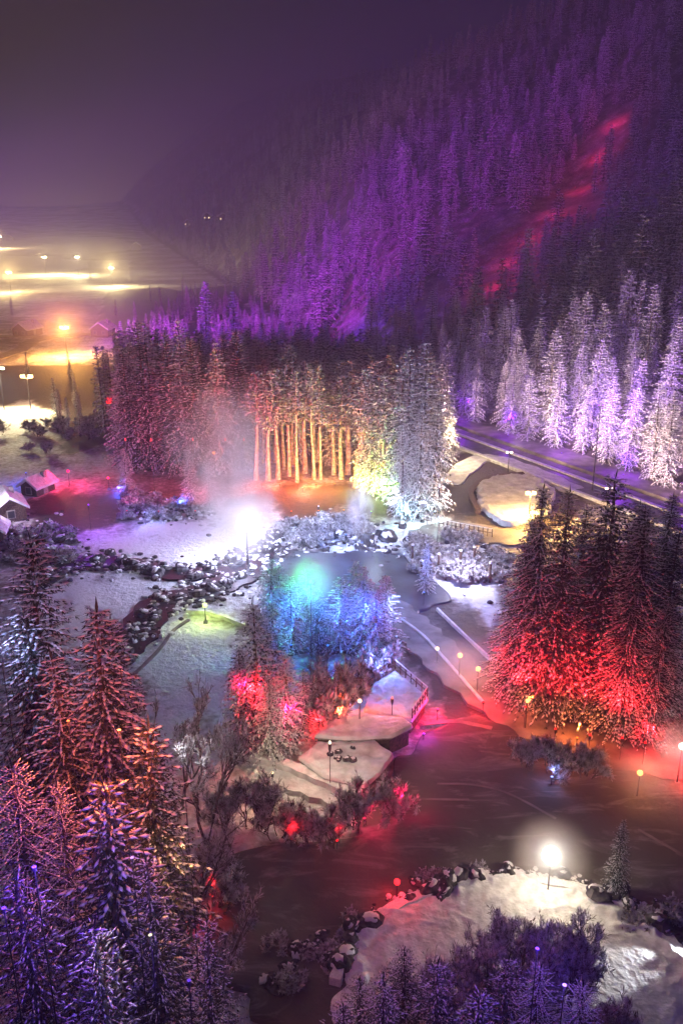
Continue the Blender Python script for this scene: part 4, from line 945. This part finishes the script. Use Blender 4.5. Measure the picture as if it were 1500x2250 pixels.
for px, py, z, e_, col, lb in ((98, 566, 10, 95000, (1, .80, .30), 'far yellow floodlight mast, left of the two over the rink'), (170, 566, 10, 110000, (1, .86, .40), 'far yellow floodlight mast, right of the two over the rink'), (142, 722, 8, 60000, (1, .44, .08), 'orange floodlight mast over the snowy yard'), (245, 590, 9, 70000, (1, .80, .34), 'added far yellow fill mast at the right end of the rink'), (20, 600, 9, 70000, (1, .72, .25), 'added far yellow fill mast left of the rink on the dark field'), (60, 830, 7, 9000, (1, .62, .22), 'added amber fill mast on the field nearer than the orange yard'),  # the masts called fill are added to spread golden light over the fields
        (0, 520, 10, 90000, (1, .72, .30), 'far light mast at the left picture edge on the horizon')):
    mast(px, py, z, e_, col, lb, head=.9, es=14)
for px, py, lb in ((430, 519, 'far pinkish lamp left of two others at the mountain foot'), (462, 536, 'far pinkish lamp between two others at the mountain foot'), (491, 547, 'far pinkish lamp nearest the wood at the mountain foot')):
    globe_lamp(px, py, 7, 1.6, 12000, (1, .7, .66), lb, es=5)
mast(0, 0, 9, 26000, (1, .90, .52), 'floodlight mast at the left edge over the pale far field', gpos=G(10, 900), head=.8, spot=150, aim=(*G(10, 915), 0))

# ------------------------------------------------------------------ coloured floodlights in the trees
F = flood
gr = 'red floodlights in the right grove'
for px, py, e_ in ((1095, 1530, 4000), (1150, 1600, 5000), (1215, 1650, 6500), (1290, 1665, 6500), (1360, 1670, 4500), (1180, 1480, 2500), (1410, 1680, 1000)):
    F(px, py, 2.6, e_, RED, 'low red floodlight shining up into the right grove', gr, hl=1.5, rad=.4, aim=(0, 6, 5))
F(1265, 1640, 1.2, 1200, (1, .20, .03), 'orange floodlight at the middle of the red grove', hl=.6); F(1165, 1565, 1.2, 900, (1, .20, .03), 'orange floodlight beside the tall amber lamp', hl=.6)
F(1160, 1440, 3, 1400, (.5, .02, .9), 'violet floodlight at the left foot of the right grove', hl=1)
F(960, 1580, 1.4, 1000, CRIM, 'crimson floodlight on the pond shore by the pavilion'); F(1060, 1562, 1.4, 1100, RED, 'red floodlight on the shore between pavilion and grove')
F(930, 1625, .9, 160, (.5, .05, 1), 'violet floodlight on the pond beside the pavilion')
F(1420, 1640, 2.0, 2200, RED, 'red floodlight on the bank left of the large white lamp')
F(1500, 1720, 1.2, 500, RED, 'red floodlight at the right picture edge by the pond')
F(1425, 1560, 3, 1000, (1, .55, .5), 'pinkish floodlight among the pale snowed spruces', hl=2)
# middle wood
for i, px in enumerate((575, 615, 655, 695, 735)):
    F(px, 1072, 1.0, (1100, 1500, 1800, 1900, 1700)[i], (1, (.07, .13, .20, .27, .36)[i], .02), 'orange floodlight at the foot of the bare trunked pines', 'orange floodlights under the pines', hl=1.5, rad=.3)
F(665, 1078, .8, 900, (1, .5, .3), 'pinkish orange floodlight in the round clearing')
F(795, 1080, 1.0, 1500, YGR, 'yellow green floodlight left of two under the middle wood', hl=1.2); F(835, 1095, 1.0, 1700, (.6, 1, .3), 'yellow green floodlight right of two under the middle wood', hl=1.2)
F(890, 1150, 1.0, 900, CYA, 'cyan floodlight under the white spruces, left one', hl=1.2); F(965, 1150, 1.0, 900, (.6, .9, .95), 'cyan floodlight under the white spruces, right one', hl=1.2)
F(990, 1020, 4.0, 5000, WARM, 'warm floodlight between the road and the white spruces', hl=2, rad=.5)
F(960, 1195, 9.0, 4000, (.85, .75, 1), 'pale lilac floodlight before the tallest white spruces', hl=3, rad=.6)
for i, (px, py, e_) in enumerate(((500, 1000, 2600), (430, 985, 2200), (340, 1010, 1600), (285, 960, 1300), (540, 1020, 1700))):
    F(px, 1075, 9, e_*.6, (1, .04, .05), 'dim red floodlight inside the left part of the middle wood', 'red floodlights of the middle wood', hl=4, rad=.5)
F(400, 1115, 1.0, 900, BLU, 'blue floodlight before the blue white spruce'); F(262, 1085, 1.0, 1100, BLU, 'blue floodlight before the small blue spruce'); F(320, 1150, 2, 500, (.3, .35, 1), 'pale blue floodlight on the shrubs behind the violet field')
F(200, 1160, 4, 2200, VIO, 'violet floodlight at the edge of the violet meadow', hl=2); F(60, 1060, 2, 900, BLU, 'blue floodlight beside the low shed', hl=1)
F(-20, 1160, 3, 2500, (.9, .75, 1), 'pale floodlight at the left picture edge by the hut', hl=2)
for i, (px, e_, c_) in enumerate(((280, 1500, (1, .03, .05)), (350, 1900, (1, .04, .06)), (430, 2600, (1, .06, .06)), (510, 5500, (1, .03, .04)), (575, 8500, (1, .09, .02)), (640, 10000, (1, .18, .02)), (700, 10500, (1, .28, .03)), (755, 8000, (1, .46, .06)), (815, 14000, (.40, 1, .08)), (860, 5500, (.7, .7, 1)), (925, 7000, (.82, .72, 1)), (985, 5000, (1, .80, .75)))):
    F(px, 1135, 1.2, e_, c_, 'floodlight on the bank facing the middle wood, %s of twelve' % nth(i), 'floodlights on the bank facing the middle wood', hl=.8, rad=.4, aim=(0, 14, 11))
# warm light by the road, pink light on the row
mast(1165, 1085, 4, 20000, (1, .56, .14), 'light mast with yellow lamps over the bright mound', head=.5)
for u, e_, c_ in ((5, 60000, (1, .66, .56)), (28, 70000, (1, .70, .56)), (52, 52000, (1, .60, .66)), (-18, 20000, (.62, .18, 1))):
    p = FA+fd*u-fn*11; mast(0, 0, 3.5, e_, c_, 'pink floodlight mast facing the snowy row, %s' % {5: 'second from the right edge', 28: 'in the middle of the road', 52: 'farthest along the road', -18: 'just past the right picture edge'}[u], aim=tuple(FA+fd*u+fn*12)+(19,), spot=112, gpos=tuple(p), head=.35)
for i in range(6):
    p = FA+fd*(-14+i*15)+fn*4.0; F(0, 0, .8, 1800 if i < 4 else 1200, VIO, 'violet floodlight in the verge below the snowy row', 'violet floodlights along the verge', hl=3.5, at=(p[0], p[1], 0))
# blue grove
for px, py, e_, c_ in ((640, 1450, 900, TEA), (720, 1450, 1000, TEA), (800, 1450, 1300, BLU), (870, 1430, 1000, (.22, .35, 1)), (760, 1200, 1800, TEA), (930, 1330, 1600, (.16, .28, 1))):
    F(px, py, 2.0, e_*1.1, c_, 'blue floodlight in the misty grove', 'blue floodlights in the misty grove', hl=4, rad=.9)
F(820, 1212, 3, 1500, (.62, .72, 1), 'cool white floodlight on the snow bank above the dark blue slab', hl=1, rad=.5); F(1010, 1275, 3, 3500, (.70, .66, 1), 'cool white floodlight beside the snowy thicket', hl=1, rad=.5)
F(700, 1150, 3, 2200, (.55, .65, 1), 'pale blue floodlight among the shrubs right of the big lamp', hl=1, rad=.5)
F(840, 1500, 1.5, 700, (.25, .3, 1), 'blue floodlight behind the raised deck', hl=1.5)
# crimson group and pavilion
F(560, 1655, 1.5, 1100, RED, 'crimson floodlight under the left crimson spruces', hl=5); F(540, 1655, 1, 300, CRIM, 'second crimson floodlight under the left crimson spruces', hl=6)
F(640, 1650, 1.5, 1300, CRIM, 'crimson floodlight behind the angular roof', hl=3); F(748, 1590, 1.0, 2200, (1, .09, .03), 'orange red floodlight under the bright shrub', hl=.6)
F(700, 1600, 1.0, 500, RED, 'red floodlight left of the bright shrub'); F(860, 1600, 3.6, 350, (1, .2, .15), 'pinkish red floodlight on the pavilion roof', hl=0)
F(725, 1740, 5, 700, (1, .84, .58), 'warm floodlight post below the angular pavilion roof', hl=1, rad=.4); F(600, 1760, 3, 350, (1, .8, .45), 'warm floodlight behind the cream lit shrub', hl=1, rad=.4)
for px, py, e_, c_, lb in ((800, 1815, 900, CRIM, 'crimson floodlight under the shrub at the pond corner'), (740, 1865, 700, RED, 'red floodlight at the right end of the hedge'), (640, 1862, 400, RED, 'dim red floodlight in the middle of the hedge'), (875, 1795, 700, CRIM, 'crimson floodlight at the pond edge'), (470, 1990, 200, RED, 'dim red floodlight by the brown ice')):
    F(px, py, 1.0, e_, c_, lb, hl=.8, rad=.4)
F(1210, 1725, 1.0, 120, (.3, .36, 1), 'dim blue floodlight among the grey shrubs', hl=.3)
# foreground: floodlights on short poles between the trees
def pole_flood(px, py, dist, e_, col, label, r_=.35):
    e_ = e_*1.8
    """floodlight on a pole: dist metres from the viewpoint along the pixel's ray"""
    d = ray(px, py); d = d/np.linalg.norm(d); p = np.array([0, 0, CAMZ])+d*dist; gz = float(H(p[0], p[1]))
    t = empty('pole_floodlight', (p[0], p[1], gz), 0, label, 'floodlight'); h = p[2]-gz
    MB().tube([(0, 0, -.3), (0, 0, h-.3)], [.05, .02], 7).build('pole', m_black, t); MB().tube([(0, 0, h-.3), (0, 0, h-.08)], [.03, .07], 10).build('housing', m_black, t)
    MB().ball((0, 0, h-.06), .022, 10, 7).build('lens', glow(col, .8), t, True)
    lamp('pole_light', e_, col, tuple(p), r_)
    return t
pole_flood(262, 1600, 40, 1200, (1, .16, .04), 'orange floodlight on a pole at the orange lit spruce')
pole_flood(150, 1580, 42, 380, (1, .14, .03), 'red orange floodlight on a pole left of the orange lit spruce')
pole_flood(0, 1420, 50, 260, (.4, .5, 1), 'pale blue floodlight on a pole at the left edge spruce')
pole_flood(75, 1900, 32, 600, IND, 'indigo floodlight on a pole between the two indigo spruces')
pole_flood(8, 1990, 31, 300, IND, 'indigo floodlight on a pole at the left edge')
pole_flood(290, 1880, 36, 120, (.6, .3, 1), 'lilac floodlight on a pole under the orange lit spruce')
pole_flood(420, 1900, 45, 200, (1, .45, .15), 'amber floodlight on a pole in the orange twigs')
pole_flood(400, 1640, 62, 260, (.8, .75, .8), 'pale floodlight on a pole between the frosted birches')
pole_flood(415, 2150, 35, 70, IND, 'indigo floodlight on a pole at the bottom edge')
pole_flood(330, 2050, 34, 100, (.9, .8, .5), 'dim olive floodlight on a pole in the lower wood')
pole_flood(1180, 2080, 36, 420, IND, 'indigo floodlight on a pole inside the island clump, upper one'); pole_flood(1240, 2160, 34, 420, (.25, .12, 1), 'indigo floodlight on a pole inside the island clump, lower one')
# white beam across the island from the right edge
bx_, by_ = G(1560, 2100); lamp('beam_light', 5000, (.95, .97, 1), (bx_, by_, 1.2), .15, None, 34, (*G(1250, 2160), .3), .5)
t = empty('beam_floodlight', (bx_, by_, .3), 0, 'ground floodlight throwing a white beam across the island snow', 'floodlight'); MB().tube([(0, 0, 0), (0, 0, .7)], .05, 6).build('stake', m_metal, t); MB().box((.12, 0, .9), (.16, .4, .4)).build('housing', m_metal, t)
# red lights up the cleared strip of the mountain
for i, (px, py) in enumerate(((1075, 640), (1110, 585), (1160, 535), (1215, 478), (1262, 425), (1300, 365), (1335, 290))):
    p = P(px, py); F(0, 0, 2.0, 1500, (1, .02, .14), 'red floodlight in the cleared strip on the mountain', 'red floodlights up the cleared strip', hl=3, rad=.8, at=(p[0], p[1], p[2]))
